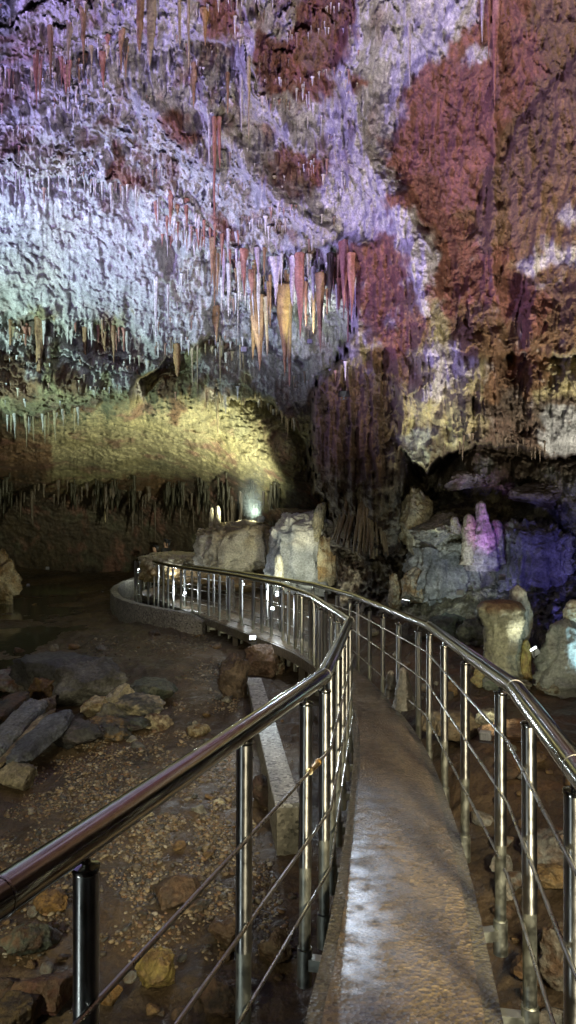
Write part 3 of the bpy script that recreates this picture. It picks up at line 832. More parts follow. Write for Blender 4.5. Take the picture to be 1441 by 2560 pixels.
def railing(pts, post_arcs, rods, inward, label, gap=None, sleeve=None):
    root = empty('railing', (pts[2].x, pts[2].y, zdeck(pts[2].y)))
    tag(root, label, 'railing', 'steel railings along the walkway')
    inv = Matrix.Translation(-root.location)
    bm = bmesh.new(); add_tube(bm, pts, 0.038, 24); bm.transform(inv)
    o = bm_obj('handrail', bm, M_steel, root); smooth_angle(o)
    # weld beads at the mitred joints
    for k in range(2, min(len(pts) - 1, 6)):
        a = (pts[k] - pts[k - 1]).normalized(); b = (pts[k + 1] - pts[k]).normalized()
        m = (a + b).normalized().to_track_quat('Z', 'Y').to_matrix().to_4x4()
        bm = bmesh.new()
        bmesh.ops.create_cone(bm, cap_ends=True, segments=20, radius1=0.0392, radius2=0.0392, depth=0.006, matrix=Matrix.Translation(pts[k]) @ m)
        bm.transform(inv); o = bm_obj('weld_seam', bm, M_rod, root); smooth_angle(o)
    post_tpl = {}
    for arc in post_arcs:
        p = resample(pts, arc)
        zd = zdeck(p.y)
        near = p.y < 9
        loc = Vector((p.x, p.y, zd)) - root.location
        key = 'near' if near else 'far'
        if key not in post_tpl:
            seg = 18 if near else 8
            rr = 0.0285
            bm = bmesh.new()
            add_lathe(bm, [(rr, 0.16), (rr, RAIL - 0.085), (rr * 0.98, RAIL - 0.080), (rr * 0.9, RAIL - 0.076)], (0, 0, 0), seg)
            tube = bm_obj('post', bm, M_post, root); smooth_angle(tube)
            bm = bmesh.new()
            add_lathe(bm, [(rr * 0.94, -0.30), (rr * 0.94, 0.165)], (0, 0, 0), seg)
            sl = bm_obj('base_sleeve', bm, M_galv, tube); smooth_angle(sl)
            bm = bmesh.new()
            add_lathe(bm, [(0.034, -0.36), (0.034, -0.20), (0.030, -0.196)], (0, 0, 0), seg)
            add_box(bm, (inward * 0.07, 0, -0.26), (0.14, 0.05, 0.05))
            so = bm_obj('socket', bm, M_galv, tube); smooth_angle(so)
            bm = bmesh.new()
            add_lathe(bm, [(0.031, RAIL - 0.082), (0.032, RAIL - 0.074), (0.0305, RAIL - 0.069), (0.011, RAIL - 0.064), (0.010, RAIL - 0.025)], (0, 0, 0), seg)
            cp = bm_obj('cap', bm, M_steel, tube); smooth_angle(cp)
            post_tpl[key] = (tube, [sl, so, cp])
            tube.location = loc
        else:
            tube, subs = post_tpl[key]
            q = tube.copy(); col.objects.link(q); q.parent = root; q.location = loc
            q.rotation_euler = (random.uniform(-.006, .006), random.uniform(-.006, .006), random.uniform(-.3, .3))
            for sobj in subs:
                c = sobj.copy(); col.objects.link(c); c.parent = q
    # rods run on the deck side of the posts
    n = len(pts)
    offs = []
    for k in range(n):
        a = pts[max(k - 1, 0)]; b = pts[min(k + 1, n - 1)]
        t = (b - a); t.z = 0; t.normalize()
        offs.append(Vector((t.y, -t.x, 0)) * inward * 0.032)
    for ri, h in enumerate(rods):
        line = [p + o_ + Vector((0, 0, h - RAIL)) for p, o_ in zip(pts, offs)]
        bm = bmesh.new()
        if gap and ri in gap:
            a0, a1 = gap[ri]
            dense = [resample(line, x) for x in np.linspace(0, a0, 30)]
            # keep the corners
            acc = 0; first = []; second = []
            for k, p in enumerate(line):
                if k: acc += (p - line[k - 1]).length
                if acc < a0: first.append(p)
                elif acc > a1: second.append(p)
            first.append(resample(line, a0)); second.insert(0, resample(line, a1) + Vector((0.012, 0, -0.012)))
            add_tube(bm, first, 0.0075, 10); add_tube(bm, second, 0.0075, 10)
        else:
            add_tube(bm, line, 0.0075, 10)
        bm.transform(inv); o = bm_obj('rod', bm, M_rod, root); smooth_angle(o)
    if sleeve:
        ri, arc = sleeve
        line = [p + o_ + Vector((0, 0, rods[ri] - RAIL)) for p, o_ in zip(pts, offs)]
        a = resample(line, arc - 0.075); b = resample(line, arc + 0.075)
        d_ = (b - a).normalized()
        bm = bmesh.new()
        add_tube(bm, [a, a + d_ * 0.018, a + d_ * 0.0181, b - d_ * 0.0181, b - d_ * 0.018, b], [0.015, 0.015, 0.0125, 0.0125, 0.015, 0.015], 16)
        bm.transform(inv)
        o = bm_obj('rod_coupling', bm, M_brass, root); smooth_angle(o); o['label'] = 'brass coloured coupling sleeve joining the upper rod'
    return root


la = []
for uu in (216, 609, 763):
    la.append(arc_at_u(left_rail, uu))
j1 = sum((b - a).length for a, b in zip(left_rail[:3], left_rail[1:4]))
j2 = j1 + (left_rail[4] - left_rail[3]).length
la += [j1 + 0.02, j1 + 0.62, j1 + 1.35, j1 + 2.1, j1 + 2.9, j2 - 0.12]
t_ = j2 + 0.45
while t_ < total(left_rail) - 0.3:
    la.append(t_); t_ += random.choice((0.42, 0.5, 0.46, 0.55, 0.38))
la += [arc_at_u(left_rail, 216) - 0.9, arc_at_u(left_rail, 216) - 1.8]
ra = [arc_at_u(right_rail, x) for x in (1436, 1325, 1252, 1163, 1112, 1073.5, 1047, 997, 958, 925, 896)]
t_ = ra[-1] + 0.5
while t_ < total(right_rail) - 0.3:
    ra.append(t_); t_ += random.choice((0.55, 0.62, 0.5, 0.68))
ra += [ra[0] - 0.9, ra[0] - 1.8]
g0 = arc_at_u(right_rail, 1262)
railing(left_rail, la, (0.60, 0.31, 0.03), 1, 'left steel railing of the walkway with a brass coupling on its upper rod', sleeve=(0, arc_at_u(left_rail, 768)))
railing(right_rail, ra, (0.72, 0.45, 0.14), -1, 'right steel railing of the walkway with broken ends in its lower rods', gap={2: (g0 - 0.16, g0 + 0.01), 1: (g0 + 0.02, g0 + 0.08)})


# ------------------------------------------------------------------ rocks
def ico(sub):
    bm = bmesh.new(); bmesh.ops.create_icosphere(bm, subdivisions=sub, radius=1.0)
    bm.verts.ensure_lookup_table()
    v = np.array([x.co[:] for x in bm.verts]); f = np.array([[q.index for q in fc.verts] for fc in bm.faces])
    bm.free()
    return v, f


ICO = {k: ico(k) for k in (1, 2, 3, 4, 5, 6)}


def rock_shape(sub, dims, seed, cuts=14, rough=0.10, flute=0.0, flat=0.55, pits=0.0, boxy=0.0):
    r = np.random.default_rng(seed)
    v, f = ICO[sub]; v = v.copy()
    for _ in range(cuts):
        n = r.normal(size=3); n /= np.linalg.norm(n)
        h = r.uniform(flat, 0.92)
        k = np.clip(v @ n - h, 0, None)
        v = v - k[:, None] * n
    if boxy:
        v = np.sign(v) * np.abs(v) ** (1 - boxy); v = v * 0.86
    o = r.uniform(0, 50, 3)
    dims = np.array(dims, float)
    q = v * dims / dims.mean()
    d = rough * (fbm(q[:, 0] * 1.3 + o[0], q[:, 1] * 1.3 + o[1], q[:, 2] * 1.3 + o[2], 3, 0.55) + 0.35 * ridge(q[:, 0] * 3 + o[0], q[:, 1] * 3, q[:, 2] * 3 + o[2], 3))
    fine = 0.30 * rough * fbm(q[:, 0] * 9 + o[0], q[:, 1] * 9 + o[1], q[:, 2] * 9 + o[2], 4, 0.62) + 0.22 * rough * ridge(q[:, 0] * 6 + o[1], q[:, 1] * 6, q[:, 2] * 4.5 + o[0], 3)
    d = d + fine + 0.16 * rough * ridge(q[:, 0] * 0.8 + o[2], q[:, 1] * 0.8, q[:, 2] * 5.5 + o[1] + 0.8 * q[:, 0], 2)
    if flute:
        fl = ridge(q[:, 0] * 3.6 + o[0], q[:, 1] * 3.6 + o[1], q[:, 2] * 0.5, 2)
        d = d + flute * fl * (1 - 0.5 * np.clip(v[:, 2], 0, 1))
    if pits:
        pt = ridge(q[:, 0] * 4.5 + o[1], q[:, 1] * 4.5, q[:, 2] * 4.5, 2)
        d = d - pits * np.clip(-pt, 0, 1.2)
    v = v * (1 + d)[:, None]
    tint = 0.5 + 1.15 * fbm(q[:, 0] * 1.5 + o[1], q[:, 1] * 1.5 + o[2], q[:, 2] * 1.8, 5, 0.65)
    return v * dims, f, np.clip(tint, 0, 1), v[:, 2]


def rock(name, center, dims, seed, label, c1, c2, cat='rock', group=None, rotz=0.0, tilt=(0, 0), sub=5, top=None, mat=None, **kw):
    v, f, t, vz = rock_shape(sub, dims, seed, **kw)
    c = np.array(c1)[None] * (1 - t[:, None]) + np.array(c2)[None] * t[:, None]
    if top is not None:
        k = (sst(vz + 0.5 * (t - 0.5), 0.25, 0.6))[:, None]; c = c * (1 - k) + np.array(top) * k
    o = mesh_obj(name, v, f, mat or M_stone, None, c)
    o.location = center; o.rotation_euler = (tilt[0], tilt[1], rotz)
    tag(o, label, cat, group)
    return o


def boulder(u, vt, vb, wpx, seed, label, c1, c2, name='boulder', d=None, depth=0.8, sink=0.12, **kw):
    """a rock seen between vt and vb at column u, resting on the ground"""
    if d is None: d = ground_hit(u, vb)
    w = wpx * d / F; h = (vb - vt) * d / F
    x = (u - CU) * d / F; yc = d + 0.5 * w * depth * 0.6
    k = yc / d
    zt = H - (vt - CV) * yc / F
    zb = gz(x * k, yc) - sink * h
    hh = max(zt - zb, 0.04)
    return rock(name, (x * k, yc, (zt + zb) / 2), (w / 2, w / 2 * depth, hh / 2 * 1.04), seed, label, c1, c2, **kw)


GREYD = (0.085, 0.09, 0.085); GREY = (0.25, 0.255, 0.22); PALE = (0.46, 0.44, 0.32); CREAM = (0.56, 0.50, 0.31); BRN = (0.16, 0.10, 0.055)
OCH = (0.30, 0.20, 0.08); GRN = (0.12, 0.15, 0.11); BLUE = (0.27, 0.31, 0.33); REDB = (0.20, 0.09, 0.05); DRK = (0.06, 0.045, 0.03)
boulder(140, 1632, 1745, 250, 1, 'big rounded dark grey boulder at the back of the fallen rock heap', GREYD, (0.15, 0.15, 0.13), rough=0.14)
boulder(235, 1650, 1770, 190, 2, 'dark olive boulder beside the big rounded grey one in the rock heap', (0.11, 0.11, 0.085), GREY, rough=0.16)
boulder(45, 1672, 1730, 150, 3, 'low flat reddish rock at the left edge of the rock heap', REDB, GREY, rough=0.14)
boulder(372, 1690, 1770, 130, 4, 'square dark green rock at the right end of the fallen rock heap', GRN, (0.20, 0.21, 0.15), rough=0.12, cuts=14, flat=0.5)
boulder(345, 1742, 1812, 150, 5, 'cream banded rock below the square dark green one', CREAM, GREYD, rough=0.18)
boulder(300, 1700, 1800, 70, 6, 'pale upright wedge of rock leaning on the dark green one', CREAM, PALE, rough=0.14, tilt=(0, 0.5))
boulder(232, 1742, 1800, 84, 7, 'yellow knobbly boulder in the middle of the rock heap', CREAM, OCH, rough=0.16, pits=0.08)
boulder(190, 1800, 1880, 150, 8, 'dark grey rock sitting at the foot of the long slabs', GREYD, (0.15, 0.14, 0.13), rough=0.15)
boulder(262, 1798, 1858, 120, 9, 'dark lumpy rock with a yellow patch at the front of the heap', GREYD, OCH, rough=0.18)
boulder(320, 1795, 1835, 120, 10, 'low dark rock beside the gravel in front of the banded rock', DRK, GRN, rough=0.14)
boulder(38, 1898, 1985, 110, 11, 'rough cream rock at the left edge beside the gravel', (0.44, 0.40, 0.27), (0.30, 0.27, 0.18), rough=0.13, pits=0.1)
boulder(120, 1690, 1760, 90, 38, 'brown rock wedged between the slabs and the dark boulder', BRN, OCH, rough=0.2)


def slab(u0, v0, u1, v1, wpx, seed, label, c1, c2):
    d0 = ground_hit(u0, v0 + 45); d1 = ground_hit(u1, v1 + 70)
    a = P(u0, v0, d0); b = P(u1, v1, d1)
    c = (a + b) / 2; dv = b - a
    L_ = dv.length / 2 * 1.1; w = wpx * c.y / F / 2
    o = rock('slab', c, (L_, w, w * 0.6), seed, label, c1, c2, rough=0.17, cuts=9, flat=0.6, boxy=0.4)
    q = dv.to_track_quat('X', 'Z')
    o.rotation_euler = q.to_euler()
    return o


slab(-30, 1895, 95, 1760, 75, 21, 'long pale blue-grey slab leaning up from the left edge', BLUE, (0.36, 0.38, 0.36))
slab(35, 1905, 165, 1785, 70, 22, 'long dark blue-grey slab lying beside the paler one', (0.16, 0.18, 0.20), BLUE)
slab(5, 1910, 130, 1775, 34, 23, 'narrow brown slab wedged between the two blue-grey slabs', (0.26, 0.2, 0.11), CREAM)
boulder(285, 1772, 1822, 95, 43, 'jagged olive block between the yellow boulder and the banded rock', (0.17, 0.16, 0.10), GREY, rough=0.24, tilt=(0.3, 0.4))
boulder(110, 1742, 1800, 80, 44, 'jagged cream rock at the upper end of the long slabs', CREAM, (0.3, 0.24, 0.14), rough=0.26, tilt=(0.2, 0.5))
boulder(405, 1705, 1750, 60, 45, 'small dark green rock at the far right end of the heap', GRN, GREYD, rough=0.24)
boulder(395, 1790, 1830, 70, 46, 'low cream edged stone at the front right of the heap', CREAM, BRN, rough=0.24)
boulder(180, 1668, 1712, 90, 47, 'pale spot topped rock leaning on the big dark grey boulder', GREY, PALE, rough=0.2)
slab(-60, 1830, 60, 1735, 60, 24, 'dark slab against the left edge above the pale blue-grey slab', GREYD, BRN)

boulder(500, 1812, 1842, 56, 25, 'small cream rock alone on the mud beside the gravel', CREAM, OCH, rough=0.2)
boulder(490, 1802, 1822, 18, 26, 'tiny grey stone stub standing behind the small cream rock', GREY, PALE)
boulder(585, 1640, 1745, 95, 27, 'tall pitted dark brown rock stump beside the concrete beam', (0.10, 0.07, 0.045), (0.2, 0.15, 0.1), rough=0.2, pits=0.14)
boulder(648, 1598, 1690, 90, 28, 'pitted pinkish rock stump carrying the small grey floodlight', (0.22, 0.14, 0.09), (0.3, 0.22, 0.15), rough=0.2, pits=0.12)
boulder(690, 1625, 1690, 50, 29, 'rough cream edged rock behind the pinkish stump', PALE, BRN, rough=0.22, pits=0.12)
boulder(660, 1935, 2015, 75, 30, 'dark rounded rock leaning against the near end of the beam', DRK, (0.1, 0.06, 0.045), rough=0.06)
boulder(8, 1382, 1458, 90, 31, 'lit yellow boulder at the far left edge under the hanging vault', CREAM, OCH, rough=0.25, pits=0.12, d=20.5)
boulder(395, 2380, 2480, 110, 32, 'wet yellow rock lump on the mud under the left railing', (0.42, 0.33, 0.10), OCH, rough=0.14)
boulder(278, 2465, 2515, 62, 33, 'small wet orange stone near the bottom of the picture', (0.36, 0.2, 0.06), OCH)
boulder(130, 2230, 2290, 80, 34, 'wet orange stone just under the left handrail', (0.36, 0.22, 0.07), BRN, rough=0.15)
boulder(60, 2310, 2400, 130, 35, 'dark green-brown rock under the left handrail', GRN, BRN, rough=0.16)
boulder(440, 2195, 2270, 130, 36, 'broad flat brown rock on the mud behind the left railing', (0.13, 0.09, 0.055), BRN, rough=0.1)
boulder(120, 2440, 2540, 170, 37, 'broad dark red-brown rock at the bottom left', (0.12, 0.05, 0.03), BRN, rough=0.12)
boulder(560, 2290, 2370, 100, 39, 'brown rock between the two nearest left posts', BRN, (0.2, 0.14, 0.08), rough=0.16)
boulder(690, 2330, 2420, 90, 40, 'rough rock in the shade below the left edge of the walkway', BRN, (0.24, 0.18, 0.11), rough=0.2)
boulder(40, 2500, 2600, 150, 41, 'olive brown rock at the bottom left corner', (0.14, 0.10, 0.04), DRK, rough=0.14)
boulder(560, 2440, 2540, 130, 42, 'dark brown rock at the bottom beside the second left post', DRK, BRN, rough=0.15)
# right bank
boulder(1256, 2135, 2205, 62, 51, 'pale grey block beside the foot of the second right post', (0.30, 0.27, 0.22), GREY, cuts=14, flat=0.5)
boulder(1262, 2190, 2260, 60, 52, 'pale pitted stone just below the pale grey block', (0.34, 0.30, 0.23), GREY, pits=0.12)
boulder(1372, 2075, 2180, 140, 53, 'big grey angular rock on the right bank', GREY, (0.24, 0.18, 0.13), cuts=14, flat=0.5, rough=0.13)
boulder(1385, 2170, 2245, 120, 54, 'yellow-brown rock under the big grey angular one', (0.26, 0.19, 0.09), OCH, rough=0.15)
boulder(1410, 2290, 2480, 110, 55, 'tall mottled rock with a grey face at the lower right edge', (0.28, 0.26, 0.2), BRN, rough=0.16, cuts=14)
boulder(1325, 2380, 2470, 85, 56, 'rounded orange-brown rock behind the nearest right post', (0.26, 0.15, 0.06), BRN, rough=0.14)
boulder(1130, 1775, 1865, 190, 57, 'broad pale tan rock beside the walkway behind the right railing', (0.34, 0.28, 0.17), (0.24, 0.18, 0.10), rough=0.12, flat=0.6)
boulder(1222, 1768, 1832, 80, 58, 'rough cream edged rock lying on the right bank', PALE, (0.3, 0.26, 0.18), rough=0.2, pits=0.12)
boulder(1275, 1800, 1880, 150, 59, 'smooth orange-brown mound of rock on the right bank', (0.24, 0.13, 0.06), (0.17, 0.10, 0.055), rough=0.08)
boulder(1270, 1690, 1735, 110, 60, 'rough pale rock at the foot of the broken stalagmite', PALE, BRN, rough=0.22, pits=0.12)
boulder(1205, 1672, 1725, 50, 61, 'yellow knob of rock behind the right handrail', (0.34, 0.3, 0.14), OCH, rough=0.16)
boulder(1232, 1690, 1735, 48, 62, 'grey-green knob of rock beside the yellow one', GREY, GRN, rough=0.16)
boulder(1130, 1700, 1745, 42, 63, 'small ochre stone on the right bank', OCH, BRN)
boulder(1380, 1700, 1740, 90, 64, 'flat rock below the teal stalagmite', (0.22, 0.16, 0.1), PALE, rough=0.2)
boulder(1120, 1540, 1600, 120, 65, 'dark mossy rock at the foot of the right wall', GREYD, GRN, rough=0.2, pits=0.1)
boulder(1040, 1560, 1605, 90, 66, 'dark rock lying behind the right railing posts', DRK, GREYD, rough=0.2)
boulder(1185, 1555, 1620, 100, 67, 'dark green rock beside the broken stalagmite', GREYD, (0.2, 0.22, 0.17), rough=0.2)
boulder(1090, 1500, 1545, 110, 68, 'pale crusted rock at the base of the wall', PALE, OCH, rough=0.25, pits=0.14)
boulder(1180, 1505, 1560, 110, 69, 'rough crusted rock left of the broken stalagmite', PALE, GREY, rough=0.25, pits=0.14)
boulder(1330, 1560, 1640, 120, 70, 'dark rock in the blue shade behind the lit stalagmites', GREYD, (0.2, 0.2, 0.22), rough=0.18)


# scattered stones: look-alikes share a label
def scatter(n, box, size, label, group, cols_, seed, name='stone'):
    r = random.Random(seed)
    prot = []
    for k in range(4):
        v, f, t, vz = rock_shape(3, (1, 0.8, 0.62), 300 + seed * 10 + k, cuts=10, rough=0.14)
        c1, c2 = cols_[k % len(cols_)]
        c = np.array(c1)[None] * (1 - t[:, None]) + np.array(c2)[None] * t[:, None]
        me_o = mesh_obj(name, v, f, M_stone, None, c)
        prot.append(me_o.data); bpy.data.objects.remove(me_o)
    for k in range(n):
        u = r.uniform(box[0], box[2]); v = r.uniform(box[1], box[3])
        d = ground_hit(u, v); x = (u - CU) * d / F
        if abs(x - float(xc(d))) < 0.75 and d < 12: continue
        s = r.uniform(*size) * (0.6 + 0.8 * r.random() ** 2)
        o = bpy.data.objects.new(name, prot[k % 4]); col.objects.link(o)
        o.location = (x, d, gz(x, d) + 0.22 * s); o.scale = (s, s, s)
        o.rotation_euler = (r.uniform(-.4, .4), r.uniform(-.4, .4), r.uniform(0, 6.3))
        tag(o, label, 'stone', group)


scatter(34, (0, 2150, 740, 2560), (0.03, 0.09), 'loose brown stone on the mud under the left railing', 'loose stones under the left railing', [(BRN, OCH), (DRK, BRN), ((0.2, 0.15, 0.1), GREY), (GREYD, BRN)], 1)
scatter(40, (1180, 1850, 1440, 2560), (0.04, 0.12), 'loose stone among the rocks on the right bank', 'loose stones on the right bank', [(BRN, GREY), (DRK, BRN), ((0.26, 0.22, 0.16), GREY), (OCH, BRN)], 2)
scatter(36, (880, 1560, 1440, 1760), (0.05, 0.16), 'rough stone littering the floor between the railing and the right wall', 'stones along the right wall', [(BRN, GREY), (DRK, GREYD), (PALE, GREY), (OCH, BRN)], 3)
scatter(26, (0, 1440, 620, 1640), (0.05, 0.14), 'far stone lying on the dim stream bed', 'stones on the far stream bed', [(BRN, GREY), (OCH, BRN), (PALE, BRN), (DRK, BRN)], 4)
scatter(30, (300, 1700, 620, 2150), (0.03, 0.075), 'fist sized stone lying in the gravel', 'larger stones in the gravel', [(PALE, GREY), (OCH, BRN), (CREAM, PALE), (GREYD, GREY)], 5)


# ------------------------------------------------------------------ gravel
def gravel(n=17000):
    r = np.random.default_rng(5)
    shapes = []
    for k in range(6):
        v, f, t, vz = rock_shape(1, (1, 0.75, 0.5), 900 + k, cuts=5, rough=0.1)
        shapes.append((v, f))
    us = r.uniform(-20, 740, n * 3); vs = r.uniform(1585, 2420, n * 3)
    band1 = (vs > 1590) & (vs < 1790) & (us > 150 + (1790 - vs) * 0.2) & (us < 600) & ~((us < 440) & (vs > 1640) & (vs < 1790) & (us < 430))
    band2 = (vs > 1830) & (us > 100 - (vs - 1830) * 0.4) & (us < 560 + (vs - 1830) * 0.35)
    dens = np.where(band1, 1.0, np.where(band2, np.clip(1.15 - (vs - 1980) / 380.0, 0.03, 1), 0.02)) * np.clip(0.6 + 1.4 * pn(us / 90, vs / 50, 3.3), 0.03, 1)
    keep = r.random(n * 3) < dens
    us = us[keep][:n]; vs = vs[keep][:n]
    V = []; Fc = []; C = []; base = 0
    d = np.full(len(us), 8.0)
    for _ in range(40):
        x = (us - CU) * d / F
        d = 0.6 * d + 0.4 * (H - ground_z(x, d, False)) * F / (vs - CV)
    x = (us - CU) * d / F
    z = ground_z(x, d)
    pal = np.array([(0.30, 0.26, 0.18), (0.20, 0.15, 0.09), (0.14, 0.12, 0.09), (0.34, 0.27, 0.16), (0.10, 0.10, 0.09), (0.24, 0.15, 0.08), (0.46, 0.43, 0.34)])*0.95
    ok = (x - xc(d)) < -0.5
    for i in np.nonzero(ok)[0]:
        v, f = shapes[i % 6]
        s = r.uniform(0.008, 0.021) * (1 + 1.6 * r.random() ** 7)
        a = r.uniform(0, 6.28); ca, sa = math.cos(a), math.sin(a)
        tl = r.uniform(-.5, .5)
        q = v * s
        qx = q[:, 0] * ca - q[:, 1] * sa; qy = q[:, 0] * sa + q[:, 1] * ca; qz = q[:, 2] + qx * tl
        V.append(np.stack([qx + x[i], qy + d[i], qz + z[i] + s * 0.1], -1)); Fc.append(f + base); base += len(v)
        c = pal[r.choice(7, p=[.2, .22, .18, .14, .12, .1, .04])] * r.uniform(0.7, 1.2)
        C.append(np.repeat(c[None], len(v), 0))
    o = mesh_obj('gravel', np.concatenate(V), np.concatenate(Fc), M_gravel, None, np.concatenate(C))
    tag(o, 'loose gravel spread over the stream bed left of the walkway', 'gravel', kind='stuff')


gravel()


# ------------------------------------------------------------------ concrete beam and basin wall
def build_beam():
    a = Vector((-0.53, 11.6, -0.92)); b = Vector((0.0, 6.6, -0.92))
    d_ = (a - b); d_.z = 0; L_ = d_.length
    o = empty('concrete_beam', (b.x, b.y, gz(b.x, b.y)))
    tag(o, 'low straight concrete wall with a flat top coloured as lit beside the rock stumps', 'low wall')
    ang = math.atan2(d_.y, d_.x)
    bm = bmesh.new(); add_box(bm, (L_ / 2, 0, -0.35), (L_, 0.20, 0.62), None, 0.012)
    bm.transform(Matrix.Translation((0, 0, -0.92 - gz(b.x, b.y))) @ Matrix.Rotation(ang, 4, 'Z'))
    bm_obj('beam_body', bm, M_conc, o)
    bm = bmesh.new(); add_box(bm, (L_ / 2, 0, -0.02), (L_ + 0.02, 0.23, 0.04), None, 0.008)
    bm.transform(Matrix.Translation((0, 0, -0.92 - gz(b.x, b.y))) @ Matrix.Rotation(ang, 4, 'Z'))
    bm_obj('beam_cap', bm, M_beam, o)


build_beam()


def build_basin():
    pts = catmull([(-1.75, 15.5), (-2.1, 15.6), (-2.6, 15.9), (-3.2, 16.5), (-3.75, 17.3), (-4.25, 18.4), (-4.55, 19.6), (-4.5, 21.0), (-4.2, 22.4)], 8)
    tng = np.gradient(pts, axis=0); tng /= np.linalg.norm(tng, axis=1)[:, None]
    nr = np.stack([-tng[:, 1], tng[:, 0]], -1)   # outward (left of travel)
    n = len(pts)
    s = np.linspace(0, 1, n)
    rim = lin(s, [(0, -0.62), (0.12, -0.45), (0.3, -0.40), (0.6, -0.38), (0.8, -0.30), (1, -0.2)])
    V = []; Fc = []
    for i in range(n):
        for off, z in ((0.09, rim[i] - 0.9), (0.10, rim[i] - 0.03), (0.085, rim[i]), (-0.085, rim[i]), (-0.10, rim[i] - 0.03), (-0.10, rim[i] - 0.9)):
            p = pts[i] + nr[i] * off
            V.append((p[0], p[1], z + 0.006 * math.sin(i * 1.3)))
    for i in range(n - 1):
        for k in range(5):
            Fc.append((i * 6 + k, i * 6 + k + 1, i * 6 + 6 + k + 1, i * 6 + 6 + k))
    Fc.append(tuple(range(5, -1, -1))); Fc.append(tuple((n - 1) * 6 + k for k in range(6)))
    o = mesh_obj('basin_wall', V, Fc, M_conc, None, None, True); smooth_angle(o, 30)
    tag(o, 'curved grey concrete retaining wall under the far bend of the walkway', 'wall')


build_basin()


# ------------------------------------------------------------------ flowstone, ledges and stalagmites
def formation(name, u, vt, vb, wpx, d, seed, label, c1, c2, cat, depth=0.8, rest=True, **kw):
    w = wpx * d / F
    x = (u - CU) * d / F
    zt = H - (vt - CV) * d / F; zb = H - (vb - CV) * d / F
    return rock(name, (x, d, (zt + zb) / 2), (w / 2, w / 2 * depth, (zt - zb) / 2 * 1.05), seed, label, c1, c2, cat=cat, **kw)


kwf = dict(sub=6, cuts=4, rough=0.15, flute=0.16, pits=0.07, boxy=0.45, flat=0.7, mat=M_stal)
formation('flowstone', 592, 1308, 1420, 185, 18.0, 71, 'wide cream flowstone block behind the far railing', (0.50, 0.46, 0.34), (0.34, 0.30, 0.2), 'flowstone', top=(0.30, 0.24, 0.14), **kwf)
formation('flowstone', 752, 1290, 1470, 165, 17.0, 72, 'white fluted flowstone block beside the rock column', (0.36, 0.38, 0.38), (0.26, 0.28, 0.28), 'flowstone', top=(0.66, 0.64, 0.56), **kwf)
formation('flowstone', 818, 1345, 1455, 46, 16.2, 73, 'narrow yellow ragged flowstone at the right of the white block', CREAM, OCH, 'flowstone', **kwf)
formation('flowstone', 490, 1384, 1450, 240, 19.6, 74, 'low yellow flowstone shelf with a bright rim beyond the railing', (0.42, 0.34, 0.16), OCH, 'flowstone', top=(0.6, 0.54, 0.36), **kwf)
formation('flowstone', 640, 1392, 1470, 150, 18.6, 75, 'yellow-brown rock under the wide cream flowstone', OCH, BRN, 'flowstone', sub=5, cuts=8, rough=0.2, flute=0.05)
formation('flowstone', 512, 1318, 1390, 26, 18.6, 76, 'pale curled fin of rock at the left end of the cream flowstone', (0.6, 0.55, 0.42), CREAM, 'flowstone', sub=5, cuts=8, rough=0.16, tilt=(0, -0.35))
formation('flowstone', 745, 1268, 1322, 150, 18.4, 77, 'dark brown rock roof over the white fluted flowstone', DRK, BRN, 'flowstone', sub=5, cuts=8, rough=0.2, flute=0.03)
formation('flowstone', 798, 1262, 1345, 30, 16.4, 78, 'ragged cream rib joining the flowstone to the rock column', CREAM, PALE, 'flowstone', sub=5, cuts=8, rough=0.25, flute=0.1, tilt=(0, 0.2))
formation('flowstone', 1110, 1290, 1352, 150, 13.0, 79, 'grey-white crusted ledge sticking out of the right wall', (0.44, 0.42, 0.34), GREY, 'rock ledge', sub=6, cuts=8, rough=0.22, flute=0.06, pits=0.1)
formation('flowstone', 1034, 1236, 1375, 84, 13.3, 80, 'cream lumpy rock above the crusted ledge', CREAM, PALE, 'rock ledge', sub=5, cuts=8, rough=0.25, pits=0.12)
formation('flowstone', 1120, 1355, 1500, 180, 13.3, 81, 'grey flowstone face below the crusted ledge', (0.40, 0.41, 0.36), (0.16, 0.17, 0.16), 'flowstone', sub=6, cuts=6, rough=0.22, flute=0.16, boxy=0.4, pits=0.1)
formation('flowstone', 1040, 1430, 1510, 60, 13.0, 82, 'pale hooded lump of flowstone at the foot of the wall', PALE, OCH, 'flowstone', sub=5, cuts=6, rough=0.2, flute=0.12)
formation('flowstone', 990, 1440, 1520, 36, 13.2, 83, 'small yellow flowstone rib left of the hooded lump', OCH, CREAM, 'flowstone', sub=5, cuts=6, rough=0.2, flute=0.12)
formation('flowstone', 1210, 1395, 1480, 110, 13.1, 84, 'violet lit fluted flowstone under the purple stalagmite', (0.46, 0.42, 0.42), (0.14, 0.13, 0.13), 'flowstone', sub=6, cuts=6, rough=0.2, flute=0.22, boxy=0.35, pits=0.08)
formation('flowstone', 1330, 1320, 1500, 170, 12.9, 85, 'blue lit wall of flowstone at the right edge', (0.34, 0.34, 0.36), (0.14, 0.14, 0.16), 'flowstone', sub=6, cuts=6, rough=0.24, flute=0.2, boxy=0.45, pits=0.1)
formation('flowstone', 1160, 1184, 1226, 100, 13.4, 86, 'thin dark shelf with a violet rim under the arch', (0.22, 0.20, 0.20), DRK, 'rock ledge', sub=5, cuts=8, rough=0.25, pits=0.1)
formation('flowstone', 1360, 1208, 1262, 150, 12.8, 87, 'blue-violet shelf near the right edge under the arch', (0.22, 0.20, 0.22), DRK, 'rock ledge', sub=5, cuts=8, rough=0.25, pits=0.1)


